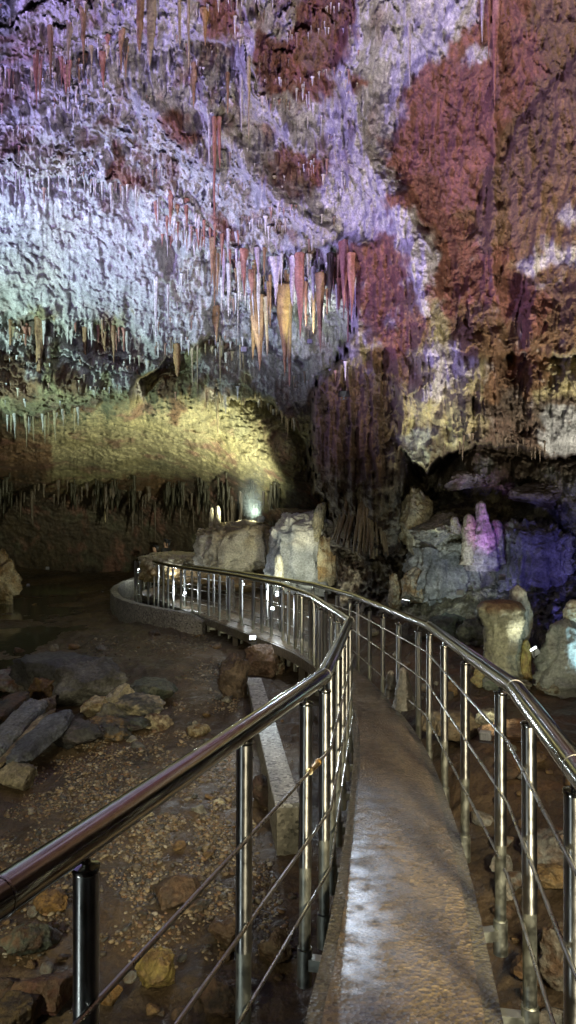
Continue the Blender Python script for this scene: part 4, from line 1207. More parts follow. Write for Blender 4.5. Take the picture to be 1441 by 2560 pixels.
def build_skirt():
    """hanging drip strands fused into one brown curtain at the foot of the rock column"""
    r = random.Random(31)
    bm = bmesh.new(); n = 46
    for k in range(n):
        f = (k + r.uniform(-.4, .4)) / (n - 1)
        for layer in (0, 1):
            if layer and r.random() < 0.4: continue
            u0 = 880 + 95 * f; u1 = 838 + 178 * f + r.uniform(-6, 6)
            v0 = 1150 + r.uniform(-50, 60); v1 = 1392 - 70 * abs(f - 0.55) ** 1.2 + r.uniform(-34, 6)
            bul = math.sin(math.pi * f)
            dd = 14.2 - 0.75 * bul - 0.25 * layer
            pts = []; rad = []; m = 9
            for q in range(m):
                t = q / (m - 1)
                uu = u0 + (u1 - u0) * t ** 1.6 + r.uniform(-1.2, 1.2)
                pts.append(P(uu, v0 + (v1 - v0) * t, dd + 0.35 - 0.5 * math.sin(t * 1.9) ))
                rad.append(max(0.006, (0.062 - 0.045 * t) * r.uniform(0.75, 1.3)))
            add_tube(bm, pts, rad, 8)
    me = bpy.data.meshes.new('drip_curtain'); bm.to_mesh(me); bm.free()
    co = np.zeros(len(me.vertices) * 3, dtype=np.float32); me.vertices.foreach_get('co', co); co = co.reshape(-1, 3)
    t = np.clip(0.35 + 0.8 * fbm(co[:, 0] * 4, co[:, 1] * 4, co[:, 2] * 0.9, 3), 0, 1)[:, None]
    c = np.array([(0.11, 0.07, 0.035)]) * (1 - t) + np.array([(0.30, 0.24, 0.13)]) * t
    at = me.attributes.new('Col', 'FLOAT_COLOR', 'POINT'); at.data.foreach_set('color', np.concatenate([c, np.ones((len(c), 1))], 1).astype(np.float32).ravel())
    me.polygons.foreach_set('use_smooth', np.ones(len(me.polygons), dtype=bool))
    me.materials.append(M_stal)
    o = bpy.data.objects.new('drip_curtain', me); col.objects.link(o)
    tag(o, 'brown curtain of hanging drip strands at the foot of the rock column', 'drip curtain')


build_skirt()


def stalagmite(u, vt, vb, wpx, seed, label, c1, c2, d=None, lean=0.0, prof=None, top=None, rag=1.0):
    if d is None: d = ground_hit(u, vb)
    h = (vb - vt) * d / F; w = wpx * d / F / 2
    prof = prof or [(0, 1.15), (0.1, 1.0), (0.45, 0.92), (0.75, 0.8), (0.9, 0.62), (0.97, 0.38), (1.0, 0.04)]
    nr, ns = 70, 48
    T, A = np.meshgrid(np.linspace(0, 1, nr), np.linspace(0, 2 * math.pi, ns, endpoint=False), indexing='ij')
    rad = lin(T, prof) * w
    sx = seed * 3.7
    x0 = np.cos(A); y0 = np.sin(A); zz = T * h / max(w, 1e-3)
    k = 1 + rag * 0.20 * fbm(x0 * 1.1 + sx, y0 * 1.1, zz * 0.5, 3) + (rag - 1) * 0.35 * ridge(x0 * 2.2 + sx, y0 * 2.2, zz * 1.6, 3) + 0.10 * ridge(x0 * 3.2 + sx, y0 * 3.2, zz * 0.35, 2) + 0.08 * fbm(x0 * 5 + sx, y0 * 5, zz * 3.5, 3) + 0.05 * ridge(x0 * 9 + sx, y0 * 9, zz * 2.5, 2)
    rad = rad * k
    X = rad * x0 + lean * h * T + 0.12 * w * pn(T * 3 + sx, 0.3, 0.7); Y = rad * y0 + 0.12 * w * pn(T * 3, sx, 0.1); Z = T * h * 1.1 - 0.1 * h + 0.03 * w * fbm(x0 * 3 + sx, y0 * 3, zz * 2, 2)
    i = np.arange(nr * ns).reshape(nr, ns)
    j = np.roll(i, -1, axis=1)
    f = np.stack([i[:-1], j[:-1], j[1:], i[1:]], -1).reshape(-1, 4)
    t = np.clip(0.5 + 0.7 * fbm(x0 * 1.5 + sx, y0 * 1.5, zz * 0.7, 4, 0.6), 0, 1)[..., None]
    c = np.array(c1) * (1 - t) + np.array(c2) * t
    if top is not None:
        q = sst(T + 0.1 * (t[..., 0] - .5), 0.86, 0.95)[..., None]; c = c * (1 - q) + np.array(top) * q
    o = mesh_obj('stalagmite', np.stack([X, Y, Z], -1).reshape(-1, 3), f, M_stal, None, c.reshape(-1, 3))
    o.location = P(u, vb, d)
    tag(o, label, 'stalagmite')
    return o


stalagmite(1268, 1498, 1690, 88, 1, 'thick broken stalagmite with a flat wide crown behind the right railing', (0.42, 0.40, 0.27), (0.30, 0.28, 0.19), d=9.4, lean=-0.07,
           prof=[(0, 1.05), (0.2, 1.0), (0.36, 0.98), (0.375, 0.93), (0.39, 1.0), (0.65, 1.0), (0.78, 1.16), (0.9, 1.15), (0.97, 0.9), (1, 0.05)], top=(0.24, 0.15, 0.08))
stalagmite(1300, 1462, 1690, 58, 2, 'slim pointed stalagmite standing against the thick broken one', (0.50, 0.48, 0.38), (0.36, 0.35, 0.28), d=9.5, lean=-0.03,
           prof=[(0, 0.5), (0.3, 0.5), (0.45, 0.75), (0.6, 1.1), (0.72, 1.05), (0.85, 0.75), (0.95, 0.55), (1, 0.05)])
stalagmite(1424, 1545, 1720, 110, 3, 'broad knobbly teal lit stalagmite at the right edge', (0.42, 0.42, 0.36), (0.28, 0.3, 0.28), rag=1.55, d=9.2,
           prof=[(0, 1.1), (0.2, 1.15), (0.5, 0.95), (0.75, 0.75), (0.9, 0.55), (1, 0.1)])
stalagmite(1436, 1498, 1580, 44, 4, 'white crusted knob on top of the teal stalagmite', (0.55, 0.53, 0.44), CREAM, rag=1.55, d=9.25)
stalagmite(1316, 1598, 1690, 24, 5, 'yellow stub beside the lamp at the foot of the pair', (0.5, 0.45, 0.15), OCH, d=9.3)
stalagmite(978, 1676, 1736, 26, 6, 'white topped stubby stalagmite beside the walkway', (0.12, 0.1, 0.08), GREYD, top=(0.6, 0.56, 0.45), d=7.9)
stalagmite(1010, 1668, 1762, 38, 7, 'grey cone shaped stalagmite between two right railing posts', (0.28, 0.26, 0.21), GREY, top=(0.5, 0.46, 0.38), d=7.6,
           prof=[(0, 1.2), (0.4, 1.0), (0.8, 0.6), (0.95, 0.42), (1, 0.05)])
stalagmite(1206, 1252, 1410, 50, 8, 'tall purple lit stalagmite on the ledge of the right wall', (0.50, 0.45, 0.45), (0.36, 0.32, 0.33), rag=1.55, d=12.6,
           prof=[(0, 1.3), (0.3, 1.15), (0.5, 0.95), (0.7, 0.55), (0.85, 0.42), (0.96, 0.34), (1, 0.04)])
stalagmite(1172, 1283, 1400, 30, 9, 'yellow-white stalagmite left of the tall purple one', (0.52, 0.47, 0.34), (0.4, 0.35, 0.25), rag=1.55, d=12.5)
stalagmite(1240, 1298, 1400, 32, 10, 'low violet stalagmite right of the tall purple one', (0.46, 0.41, 0.42), GREY, rag=1.55, d=12.7)
stalagmite(1137, 1290, 1330, 20, 11, 'small pink lit stub on the crusted ledge', (0.55, 0.5, 0.48), CREAM, rag=1.55, d=12.5)
stalagmite(530, 1268, 1322, 13, 12, 'thin cream stalagmite on the flowstone, left of a pair', (0.55, 0.5, 0.35), CREAM, d=18.0)
stalagmite(545, 1264, 1322, 14, 13, 'thin cream stalagmite on the flowstone, right of a pair', (0.55, 0.5, 0.35), CREAM, d=18.0)
stalagmite(582, 1448, 1520, 12, 14, 'slender white stalagmite behind the far railing posts', (0.6, 0.58, 0.5), PALE, d=15.4)
stalagmite(697, 1385, 1440, 22, 15, 'small pale lit stub at the foot of the white flowstone', (0.6, 0.6, 0.55), PALE, d=16.0)
stalagmite(494, 1352, 1385, 7, 16, 'little dark stub standing on the yellow shelf', GREYD, GREY, d=19.3)


# ------------------------------------------------------------------ stalactites
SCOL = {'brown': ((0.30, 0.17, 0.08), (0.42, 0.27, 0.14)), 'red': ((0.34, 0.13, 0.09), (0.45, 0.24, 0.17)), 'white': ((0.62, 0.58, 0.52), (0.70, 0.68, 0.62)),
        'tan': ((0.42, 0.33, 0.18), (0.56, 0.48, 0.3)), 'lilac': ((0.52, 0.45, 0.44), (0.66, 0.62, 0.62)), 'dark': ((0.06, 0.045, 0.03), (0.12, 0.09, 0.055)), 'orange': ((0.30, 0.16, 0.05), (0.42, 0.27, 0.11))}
SPROF = {'cone': [(0, 1.15), (0.04, 1.0), (0.2, 0.85), (0.5, 0.62), (0.8, 0.32), (0.95, 0.14), (1, 0.03)],
         'carrot': [(0, 1.3), (0.05, 1.0), (0.35, 1.0), (0.6, 0.75), (0.85, 0.35), (1, 0.03)],
         'straw': [(0, 1.6), (0.05, 1.0), (0.4, 0.8), (0.9, 0.5), (1, 0.1)],
         'column': [(0, 1.25), (0.05, 1.0), (0.5, 0.95), (0.85, 0.85), (0.94, 0.5), (1, 0.05)]}
_sm = {}


def stal_mesh(colr, shape, var):
    key = (colr, shape, var)
    if key in _sm: return _sm[key]
    nr, ns = 48, 22
    T, A = np.meshgrid(np.linspace(0, 1, nr), np.linspace(0, 2 * math.pi, ns, endpoint=False), indexing='ij')
    sx = var * 5.1 + len(colr) * 2.3 + len(shape)
    x0, y0 = np.cos(A), np.sin(A)
    rr_ = np.random.default_rng(var * 13 + len(colr) * 7 + len(shape))
    k = 1 + 0.25 * fbm(x0 * 0.9 + sx, y0 * 0.9, T * 5, 3) + 0.2 * ridge(x0 * 2 + sx, y0 * 2, T * 0.8, 2) + 0.10 * fbm(x0 * 2 + sx, y0 * 2, T * 22, 2)
    rad = lin(T, SPROF[shape]) * 0.72
    for q in range(4):
        th = rr_.uniform(0, 6.28); e_ = rr_.uniform(0.25, 0.85)
        rad = rad + 0.42 * np.clip(np.cos(A - th), 0, 1) ** 3 * lin(np.clip(T / e_, 0, 1), SPROF[shape]) * (T < e_)
    rad = (rad + 0.4 * np.exp(-T / 0.05)) * k * (0.25 + 0.75 * sst(T, -0.005, 0.035))
    bend = 0.35 * pn(T * 1.6 + sx, 0.5, 0.2) * T; bend2 = 0.35 * pn(T * 1.6, sx, 0.9) * T
    i = np.arange(nr * ns).reshape(nr, ns); j = np.roll(i, -1, axis=1)
    f = np.stack([i[:-1], i[1:], j[1:], j[:-1]], -1).reshape(-1, 4)
    c1, c2 = SCOL[colr]
    t = np.clip(0.5 + 0.7 * fbm(x0 * 1.2 + sx, y0 * 1.2, T * 3, 3), 0, 1)[..., None]
    c = np.array(c1) * (1 - t) + np.array(c2) * t
    o = mesh_obj('stalactite', np.stack([rad * x0 + bend, rad * y0 + bend2, -T], -1).reshape(-1, 3), f, M_stal, None, c.reshape(-1, 3))
    me = o.data; bpy.data.objects.remove(o); _sm[key] = me
    return me


_nst = 0


def stalactite(u, vt, vb, wpx, colr, shape, label, group=None, dd=0.0):
    global _nst
    q_ = shell(np.array([u, u, u]), np.array([vt, vt + 0.15 * (vb - vt), vt - 10.0]))
    d = float(min(q_[0], q_[1], q_[2] + 0.12)) - 0.02 - dd
    if vb - vt < 4: return
    _nst += 1
    o = bpy.data.objects.new('stalactite', stal_mesh(colr, shape, _nst % 3)); col.objects.link(o)
    o.location = P(u, vt - 9, d)
    w = 0.74 * wpx * d / F / 2
    o.scale = (w, w, (vb - vt + 9) * d / F)
    o.rotation_euler = (0, 0, random.uniform(0, 6.28))
    tag(o, label, 'stalactite', group)


BIG = [
    (92, 130, 272, 13, 'red', 'carrot', 'long dark red stalactite pointing down from the upper left lip'),
    (127, 70, 206, 15, 'brown', 'carrot', 'long tan-brown stalactite right of the dark red one at the upper left'),
    (172, 60, 160, 15, 'tan', 'carrot', 'tan stalactite between two brown ones near the top left'),
    (210, 30, 162, 20, 'brown', 'cone', 'stout pointed brown stalactite near the top left'),
    (302, 80, 186, 15, 'brown', 'carrot', 'single brown stalactite right of the stout one at the top'),
    (350, -30, 130, 20, 'brown', 'column', 'thick brown stalactite cut by the top edge, left of a pair'),
    (376, -30, 166, 26, 'tan', 'column', 'thickest tan stalactite cut by the top edge, right of a pair'),
    (450, -30, 116, 13, 'tan', 'straw', 'pale yellow thin stalactite hanging from the top edge'),
    (472, -10, 172, 11, 'tan', 'straw', 'long thin grey-tan stalactite below the top edge'),
    (484, 165, 272, 17, 'brown', 'carrot', 'grey-brown stalactite below the long thin one'),
    (514, 30, 116, 22, 'orange', 'cone', 'short orange-brown stalactite beside the red clay at the top'),
    (622, 150, 350, 11, 'tan', 'straw', 'very long thin tan stalactite left of the red clay patch'),
    (604, 195, 330, 9, 'white', 'straw', 'thin white stalactite beside the very long tan one'),
    (570, 190, 285, 10, 'brown', 'straw', 'thin brown stalactite left of the long tan pair'),
    (536, 300, 562, 12, 'red', 'straw', 'longest pink-red stalactite in the middle of the lilac vault'),
    (524, 292, 415, 12, 'white', 'straw', 'white thin stalactite left of the longest pink one'),
    (550, 300, 420, 12, 'red', 'straw', 'red thin stalactite right of the longest pink one'),
    (427, 485, 572, 16, 'red', 'carrot', 'red carrot shaped stalactite on the left of the central cluster'),
    (468, 505, 572, 13, 'red', 'carrot', 'red stalactite a little right of the red carrot shaped one'),
    (610, 630, 742, 24, 'red', 'cone', 'stout red stalactite at the top of the backlit cluster'),
    (648, 745, 928, 36, 'brown', 'carrot', 'big brown stalactite in front of the bright backlight'),
    (632, 760, 900, 16, 'orange', 'straw', 'thin orange stalactite at the left side of the big brown one'),
    (668, 750, 890, 16, 'tan', 'straw', 'thin yellow stalactite at the right side of the big brown one'),
    (712, 720, 942, 34, 'orange', 'carrot', 'biggest orange-brown stalactite in the backlit cluster'),
    (724, 760, 968, 20, 'brown', 'straw', 'longest thin brown stalactite touching the biggest orange one'),
    (752, 640, 852, 24, 'red', 'carrot', 'long red-brown stalactite right of the orange one'),
    (690, 650, 765, 28, 'lilac', 'cone', 'broad lilac stalactite above the orange ones'),
    (732, 650, 765, 34, 'lilac', 'cone', 'broadest lilac stalactite beside the red-brown one'),
    (800, 690, 882, 24, 'brown', 'carrot', 'brown stalactite standing alone left of the red wall corner'),
    (826, 640, 775, 18, 'dark', 'carrot', 'dark stalactite above the blue-green rock near the wall corner'),
    (862, 610, 782, 28, 'red', 'carrot', 'big red stalactite hanging at the corner of the right wall'),
    (880, 640, 800, 20, 'red', 'carrot', 'red stalactite right beside the big one at the wall corner'),
    (541, 772, 862, 18, 'brown', 'carrot', 'brown stalactite at the left of the backlit cluster'),
    (97, 800, 962, 24, 'brown', 'column', 'thick brown column like stalactite at the left edge below the white vault'),
    (82, 812, 930, 14, 'dark', 'straw', 'dark thin stalactite left of the thick brown column'),
    (122, 850, 968, 18, 'white', 'column', 'white stalactite right of the thick brown column'),
    (285, 822, 912, 13, 'brown', 'carrot', 'brown stalactite alone below the white vault'),
    (390, 700, 852, 10, 'white', 'straw', 'long thin white stalactite over the middle of the white vault'),
    (421, 720, 815, 9, 'lilac', 'straw', 'thin lilac stalactite right of the long white one'),
    (443, 868, 942, 20, 'orange', 'column', 'orange stalactite in the mouth of the small yellow alcove'),
    (545, 990, 1092, 9, 'tan', 'straw', 'long thin cream stalactite above the yellow lit rock'),
    (652, 1005, 1078, 9, 'tan', 'straw', 'thin cream stalactite under the bright curved lip'),
    (265, 1255, 1306, 12, 'tan', 'column', 'short bright cream stalactite on the dark lower lip'),
    (1238, -30, 268, 26, 'red', 'cone', 'very long ribbed pink stalactite running down the red wall'),
    (1222, -30, 150, 18, 'red', 'cone', 'pink stalactite left of the very long one on the red wall'),
    (1206, -30, 110, 16, 'lilac', 'cone', 'short lilac stalactite at the top of the red wall'),
    (1024, 60, 215, 12, 'lilac', 'straw', 'thin pale stalactite beside the greenish calcite strip'),
]
for b in BIG:
    dd = 0.25 if 560 < b[0] < 900 and 600 < b[1] < 800 else 0.0
    stalactite(*b, dd=dd)


def cluster(n, line, wid, length, width, cols_, shapes, label, group, seed, spread=10, dd=0.0):
    r = random.Random(seed)
    a = np.array(line, float)
    for k in range(n):
        u = r.uniform(a[0, 0], a[-1, 0]); v = float(np.interp(u, a[:, 0], a[:, 1])) + r.uniform(-spread, spread)
        L_ = r.uniform(*length) * (0.5 + r.random())
        stalactite(u, v, v + L_, r.uniform(*width), r.choice(cols_), r.choice(shapes), label, group, dd)


cluster(22, [(0, 165), (120, 160), (240, 130), (330, 100)], 0, (30, 75), (8, 18), ['brown', 'red', 'tan', 'dark'], ['cone', 'carrot'], 'small stalactite in the brown row along the upper left lip', 'upper left row of stalactites', 1, 25)
cluster(24, [(0, 440), (170, 445), (350, 480)], 0, (18, 60), (4, 8), ['lilac', 'white'], ['straw', 'carrot'], 'thin pale stalactite in the fringe above the bright white vault', 'fringe above the white vault', 2, 8)
cluster(44, [(390, 540), (500, 580), (620, 640)], 0, (20, 55), (6, 13), ['red', 'lilac', 'red', 'lilac'], ['cone', 'carrot'], 'short stalactite in the crowded red and lilac patch of the vault', 'crowded red and lilac stalactites', 3, 45)
cluster(64, [(530, 650), (700, 690), (890, 700)], 0, (40, 110), (6, 15), ['lilac', 'brown', 'red', 'white', 'brown', 'lilac'], ['cone', 'carrot', 'straw'], 'stalactite among the dense backlit cluster in the centre', 'backlit central stalactites', 4, 55, 0.15)
cluster(26, [(20, 810), (180, 810), (330, 835)], 0, (25, 80), (6, 14), ['brown', 'tan', 'white', 'red'], ['carrot', 'straw', 'column'], 'small stalactite below the lower rim of the white vault', 'stalactites under the white vault', 5, 18)
cluster(20, [(0, 1045), (110, 1045), (200, 1020)], 0, (18, 70), (4, 9), ['tan', 'white'], ['straw', 'carrot'], 'thin cream stalactite in the fringe on the left above the yellow rock', 'left cream fringe', 6, 6)
cluster(24, [(540, 992), (640, 1003), (740, 1060)], 0, (14, 40), (4, 8), ['white', 'tan'], ['straw', 'carrot'], 'short white stalactite along the bright curved lip', 'stalactites on the curved lip', 7, 5)
cluster(70, [(0, 1225), (200, 1232), (380, 1245), (520, 1255), (690, 1258)], 0, (10, 62), (4, 13), ['dark'], ['carrot', 'straw', 'straw', 'column'], 'dark stalactite in the ragged fringe over the black recess', 'fringe over the black recess', 8, 22)  # near-black colour stands in for the fringe being backlit
cluster(16, [(1100, 1115), (1200, 1095), (1330, 1120), (1440, 1115)], 0, (15, 45), (4, 8), ['dark'], ['cone', 'straw'], 'dark stalactite hanging from the arch in the right wall', 'stalactites on the right arch', 10, 14)
cluster(14, [(480, 880), (520, 870), (640, 870)], 0, (50, 110), (5, 9), ['tan', 'white'], ['straw'], 'thin pale stalactite hanging in front of the green-grey hollow', 'stalactites by the hollow', 11, 25)


def soda_straws(n=8500):
    """countless thin straws all over the vault, as one mass"""
    r = np.random.default_rng(77)
    u = r.uniform(-60, 960, n); v = r.uniform(-60, 1010, n)
    m = pn(u / 90, v / 28, 8.8) + 0.5 * pn(u / 220, v / 130, 1.8)
    patch = (u < 430) & (v > 475) & (v < 790)
    keep = (m - 1.2 * patch > r.uniform(0.12, 0.7, n)) & (u < 900 - np.clip(v - 300, 0, 300) * 0.1)
    ue = r.uniform(-40, 700, 1500); ke = pn(ue / 28, 0.3, 4.4) + 0.5 * pn(ue / 90, 1.3, 2.2) > 0.12
    ue = ue[ke]; ne = len(ue); ve = 1228 + 14 * pn(ue / 50, 3.3, 0.1) + r.normal(0, 16, ne)
    u = np.concatenate([u[keep], ue]); v = np.concatenate([v[keep], ve]); n = len(u); edge = np.arange(n) >= n - ne
    d = np.minimum(shell(u, v), shell(u, v - 5)) - 0.015
    big = r.random(n) ** 6 * np.where(edge, 1.6, 1.0)
    L_ = (r.uniform(5, 22, n) + 30 * big) * d / F
    w = (r.uniform(0.8, 2.0, n) + 2.2 * big) * d / F
    x = (u - CU) * d / F; z = H - (v - CV) * d / F + 0.03
    ns = 6
    ang = np.arange(ns) * 2 * math.pi / ns
    V = np.zeros((n, 3 * ns + 1, 3))
    for q, (rr, t) in enumerate(((1.9, 0.0), (1.0, 0.12), (0.65, 0.6))):
        V[:, q * ns:(q + 1) * ns, 0] = x[:, None] + (w * rr)[:, None] * np.cos(ang)
        V[:, q * ns:(q + 1) * ns, 1] = d[:, None] + (w * rr)[:, None] * np.sin(ang)
        V[:, q * ns:(q + 1) * ns, 2] = (z - L_ * t)[:, None]
    V[:, -1] = np.stack([x, d, z - L_], -1)
    Fc = []
    for q in range(2):
        for k in range(ns):
            k2 = (k + 1) % ns
            Fc += [(q * ns + k, q * ns + ns + k, q * ns + k2), (q * ns + k2, q * ns + ns + k, q * ns + ns + k2)]
    for k in range(ns): Fc.append((2 * ns + k, 3 * ns, 2 * ns + (k + 1) % ns))
    Fc = (np.array(Fc)[None] + (np.arange(n) * (3 * ns + 1))[:, None, None]).reshape(-1, 3)
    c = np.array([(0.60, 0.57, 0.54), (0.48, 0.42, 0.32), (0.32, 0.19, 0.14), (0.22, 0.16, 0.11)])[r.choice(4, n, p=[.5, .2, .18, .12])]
    c = np.where(edge[:, None], np.array([0.05, 0.045, 0.025]), c)  # edge straws coloured near black like the backlit fringe
    o = mesh_obj('soda_straws', V.reshape(-1, 3), Fc, M_stal, None, np.repeat(c, 3 * ns + 1, 0))
    tag(o, 'countless hair thin straws hanging all over the pale vault', 'stalactites', kind='stuff')


soda_straws()


# ------------------------------------------------------------------ lamps
def floodlight(loc, aim, size, label, lens=M_lens, group='cave floodlights'):
    loc = Vector(loc); aim = Vector(aim)
    root = empty('floodlight', loc); tag(root, label, 'floodlight', group)
    q = (aim - loc).to_track_quat('Z', 'Y').to_matrix()
    s = size
    bm = bmesh.new(); add_box(bm, (0, 0, -0.25 * s), (s, s * 0.8, 0.5 * s), None, 0.05 * s); 
    for k in range(4): add_box(bm, ((k - 1.5) * 0.22 * s, 0, -0.56 * s), (0.05 * s, 0.7 * s, 0.14 * s))
    bm.transform(q.to_4x4()); bm_obj('housing', bm, M_grey, root)
    bm = bmesh.new(); add_box(bm, (0, 0, 0.012 * s), (s * 0.84, s * 0.66, 0.02 * s), None, 0.0)
    bm.transform(q.to_4x4()); bm_obj('lens', bm, lens, root)
    bm = bmesh.new()
    for sx in (-1, 1): add_box(bm, (sx * 0.56 * s, 0, -0.42 * s), (0.05 * s, 0.2 * s, 0.75 * s))
    add_box(bm, (0, 0, -0.80 * s), (1.2 * s, 0.2 * s, 0.05 * s))
    yaw = math.atan2(aim.y - loc.y, aim.x - loc.x) - math.pi / 2
    bm.transform(Matrix.Rotation(yaw, 4, 'Z')); bm_obj('bracket', bm, M_black, root)
    zg = gz(loc.x, loc.y)
    if loc.z - zg > 0.5 and loc.z < 3.2 and loc.y < 9 and not (9.0 < loc.y):
        bm = bmesh.new(); add_tube(bm, [(0, 0, -0.8 * s), (0, 0, zg - loc.z - 0.1)], 0.025, 10)
        o = bm_obj('stand', bm, M_black, root); smooth_angle(o)
    elif loc.z > 3.2:
        u_ = CU + F * loc.x / loc.y; v_ = CV - F * (loc.z - H) / loc.y
        e = P(u_, v_ - 25, float(shell(np.array([u_]), np.array([v_ - 25.0]))[0]) + 0.1) - loc
        bm = bmesh.new(); add_tube(bm, [(0, 0, -0.8 * s), e], 0.015, 8)
        o = bm_obj('mount_arm', bm, M_black, root); smooth_angle(o)
    return root


def spot(loc, aim, watts, colr, angle, blend=0.6, size=0.06):
    l = bpy.data.lights.new('cave_lamp', 'SPOT'); l.energy = watts; l.color = colr; l.spot_size = R(angle); l.spot_blend = blend; l.shadow_soft_size = size
    o = bpy.data.objects.new('cave_lamp', l); col.objects.link(o)
    o.location = loc; o.rotation_euler = (Vector(aim) - Vector(loc)).to_track_quat('-Z', 'Y').to_euler()
    return o


def point(loc, watts, colr, size=0.04):
    l = bpy.data.lights.new('cave_lamp', 'POINT'); l.energy = watts; l.color = colr; l.shadow_soft_size = size
    o = bpy.data.objects.new('cave_lamp', l); col.objects.link(o); o.location = loc
    return o


def lamp(loc, aim, watts, colr, angle, size, label, blend=0.7, off=0.10, soft=0.08, lens=M_lens):
    loc = Vector(loc); aim = Vector(aim)
    floodlight(loc, aim, size, label, lens)
    spot(loc + (aim - loc).normalized() * off, aim, watts, colr, angle, blend, soft)


LAV = (0.44, 0.36, 1.0)
lamp((-7.5, 8.5, gz(-7.5, 8.5) + 0.25), P(350, 190, 11), 8800, LAV, 84, 0.22, 'floodlight on the left bank throwing lilac light on the vault', soft=0.2)
lamp((-2.3, 4.0, gz(-2.3, 4.0) + 0.2), P(650, 170, 12.0), 3900, (0.60, 0.47, 1.0), 66, 0.2, 'floodlight below the left railing aimed at the middle of the vault', soft=0.2)
lamp((-8.2, 11.5, gz(-8.2, 11.5) + 0.3), P(110, 660, 16.0), 6800, (0.70, 1.0, 0.95), 70, 0.22, 'floodlight by the stream throwing white light on the vault', soft=0.15, blend=1.0)
lamp((3.3, 5.6, gz(3.3, 5.6) + 0.2), P(1270, 300, 11), 5000, (1.0, 0.88, 0.74), 80, 0.22, 'floodlight on the right bank aimed up the red wall', soft=0.15)
# lamps over the near walkway, above and behind the photographer
lamp((1.7, -1.6, 2.9), (0.75, 4.4, 0.0), 3500, (1.0, 0.87, 0.62), 34, 0.2, 'floodlight behind the camera shining along the deck', blend=1.0, soft=0.3)
lamp((-3.4, 0.3, 1.5), (-2.4, 9.0, -1.2), 950, (1.0, 0.88, 0.60), 75, 0.2, 'floodlight on the left bank shining over the gravel', blend=1.0, soft=0.1)
lamp((4.8, 2.2, 0.4), (2.6, 7.5, -0.6), 160, (1.0, 0.78, 0.5), 80, 0.2, 'floodlight on the right bank shining over the rocks', blend=1.0)
lamp((-2.0, 0.5, -0.7), (-0.2, 2.4, 0.2), 45, (0.85, 0.95, 1.0), 120, 0.14, 'added low fill lamp on the left for streaks on the railing posts', blend=0.8)  # added fill, unseen source; puts cool streaks on the posts
# hidden lamps farther in
lamp(P(1015, 1500, 12.0), P(1100, 1020, 12.3), 480, (0.96, 1.0, 0.66), 54, 0.12, 'floodlight at the foot of the right wall aimed up', blend=0.9)
lamp(P(1560, 1560, 9.8), P(1340, 1360, 13.0), 130, (0.20, 0.17, 1.0), 76, 0.12, 'blue floodlight behind the stalagmites at the right edge', blend=0.8)
lamp(P(1255, 1440, 11.4), P(1208, 1300, 12.6), 45, (0.8, 0.2, 1.0), 44, 0.10, 'violet floodlight under the purple stalagmite', blend=0.8)
lamp(P(1150, 1480, 11.0), P(1120, 1400, 13.3), 60, (0.8, 0.95, 1.0), 90, 0.10, 'white floodlight under the crusted ledge', blend=0.8)
lamp(P(775, 850, 15.4), P(770, 720, 17.2), 160, (0.86, 1.0, 0.86), 110, 0.1, 'floodlight hidden behind the brown stalactites by the wall corner', blend=0.9)
lamp(P(610, 870, 15.6), P(600, 720, 17.6), 75, (0.86, 1.0, 0.86), 110, 0.12, 'floodlight hidden behind the central stalactites', blend=0.9)
lamp(P(1500, 1650, 8.6), P(1424, 1620, 9.2), 18, (0.45, 0.8, 1.0), 120, 0.1, 'teal floodlight beside the broad right edge stalagmite')
lamp(P(120, 1420, 22.0), P(240, 1330, 28), 45, (0.95, 1.0, 0.5), 130, 0.1, 'added dim lamp standing in for bounce light in the low recess')  # added lamp in place of light bounced into the recess
lamp(P(70, 1462, 19.0), P(5, 1420, 20.6), 22, (1.0, 0.97, 0.7), 100, 0.08, 'small floodlight beside the yellow boulder at the far left edge')
lamp(P(860, 1480, 14.0), P(770, 1390, 17), 40, (1.0, 0.95, 0.75), 100, 0.1, 'lamp behind the railing lighting the flowstone blocks')

lamp(P(1215, 1835, 6.9), P(1295, 1560, 9.6), 110, (1.0, 1.0, 0.72), 60, 0.1, 'added low floodlight giving front light to the broken stalagmite', blend=0.9)  # added lamp, kept low out of sight, brightens the stalagmite front
lamp(P(735, 1480, 14.6), P(700, 1370, 17.3), 170, (1.0, 1.0, 0.74), 80, 0.1, 'low floodlight in front of the white flowstone', blend=0.9)


def hooded(loc, aim, watts, colr, angle, label):
    """floodlight with a visor that hides the made-up lamp from the camera"""
    loc = Vector(loc); aim = Vector(aim)
    f = floodlight(loc, aim, 0.12, label)
    h = (aim - loc); h.z = 0; h.normalize()
    side = Vector((h.y, -h.x, 0))
    v = []
    for k in (-1, 1):
        v.append(side * 0.09 * k + Vector((0, 0, 0.06)))
        v.append(side * 0.11 * k + h * 0.40 + Vector((0, 0, -0.112)))
    bm = bmesh.new(); vs = [bm.verts.new(p) for p in v]
    bm.faces.new((vs[0], vs[1], vs[3], vs[2]))
    bmesh.ops.solidify(bm, geom=bm.faces[:], thickness=-0.004)
    bm_obj('visor', bm, M_black, f)  # added to keep the lens out of the camera's view
    spot(loc + (aim - loc).normalized() * 0.03, aim, watts, colr, angle, 0.9, 0.02)


hooded(P(860, 985, 13.3), (0.24, 3.0, 0.0), 260, (0.70, 0.82, 1.0), 15, 'added hooded floodlight on the rock column making glare on the near deck')  # added lamp with no seen source, makes the cool deck glare

sc_cam = bpy.data.cameras.new('camera')
cam = bpy.data.objects.new('camera', sc_cam); col.objects.link(cam)
cam.location = (0, 0, H); cam.rotation_euler = (R(90), 0, 0)
sc_cam.sensor_fit = 'VERTICAL'; sc_cam.sensor_height = 36.0; sc_cam.lens = 36.0 * F / 2560
sc_cam.clip_end = 200; sc_cam.clip_start = 0.05
scene.camera = cam

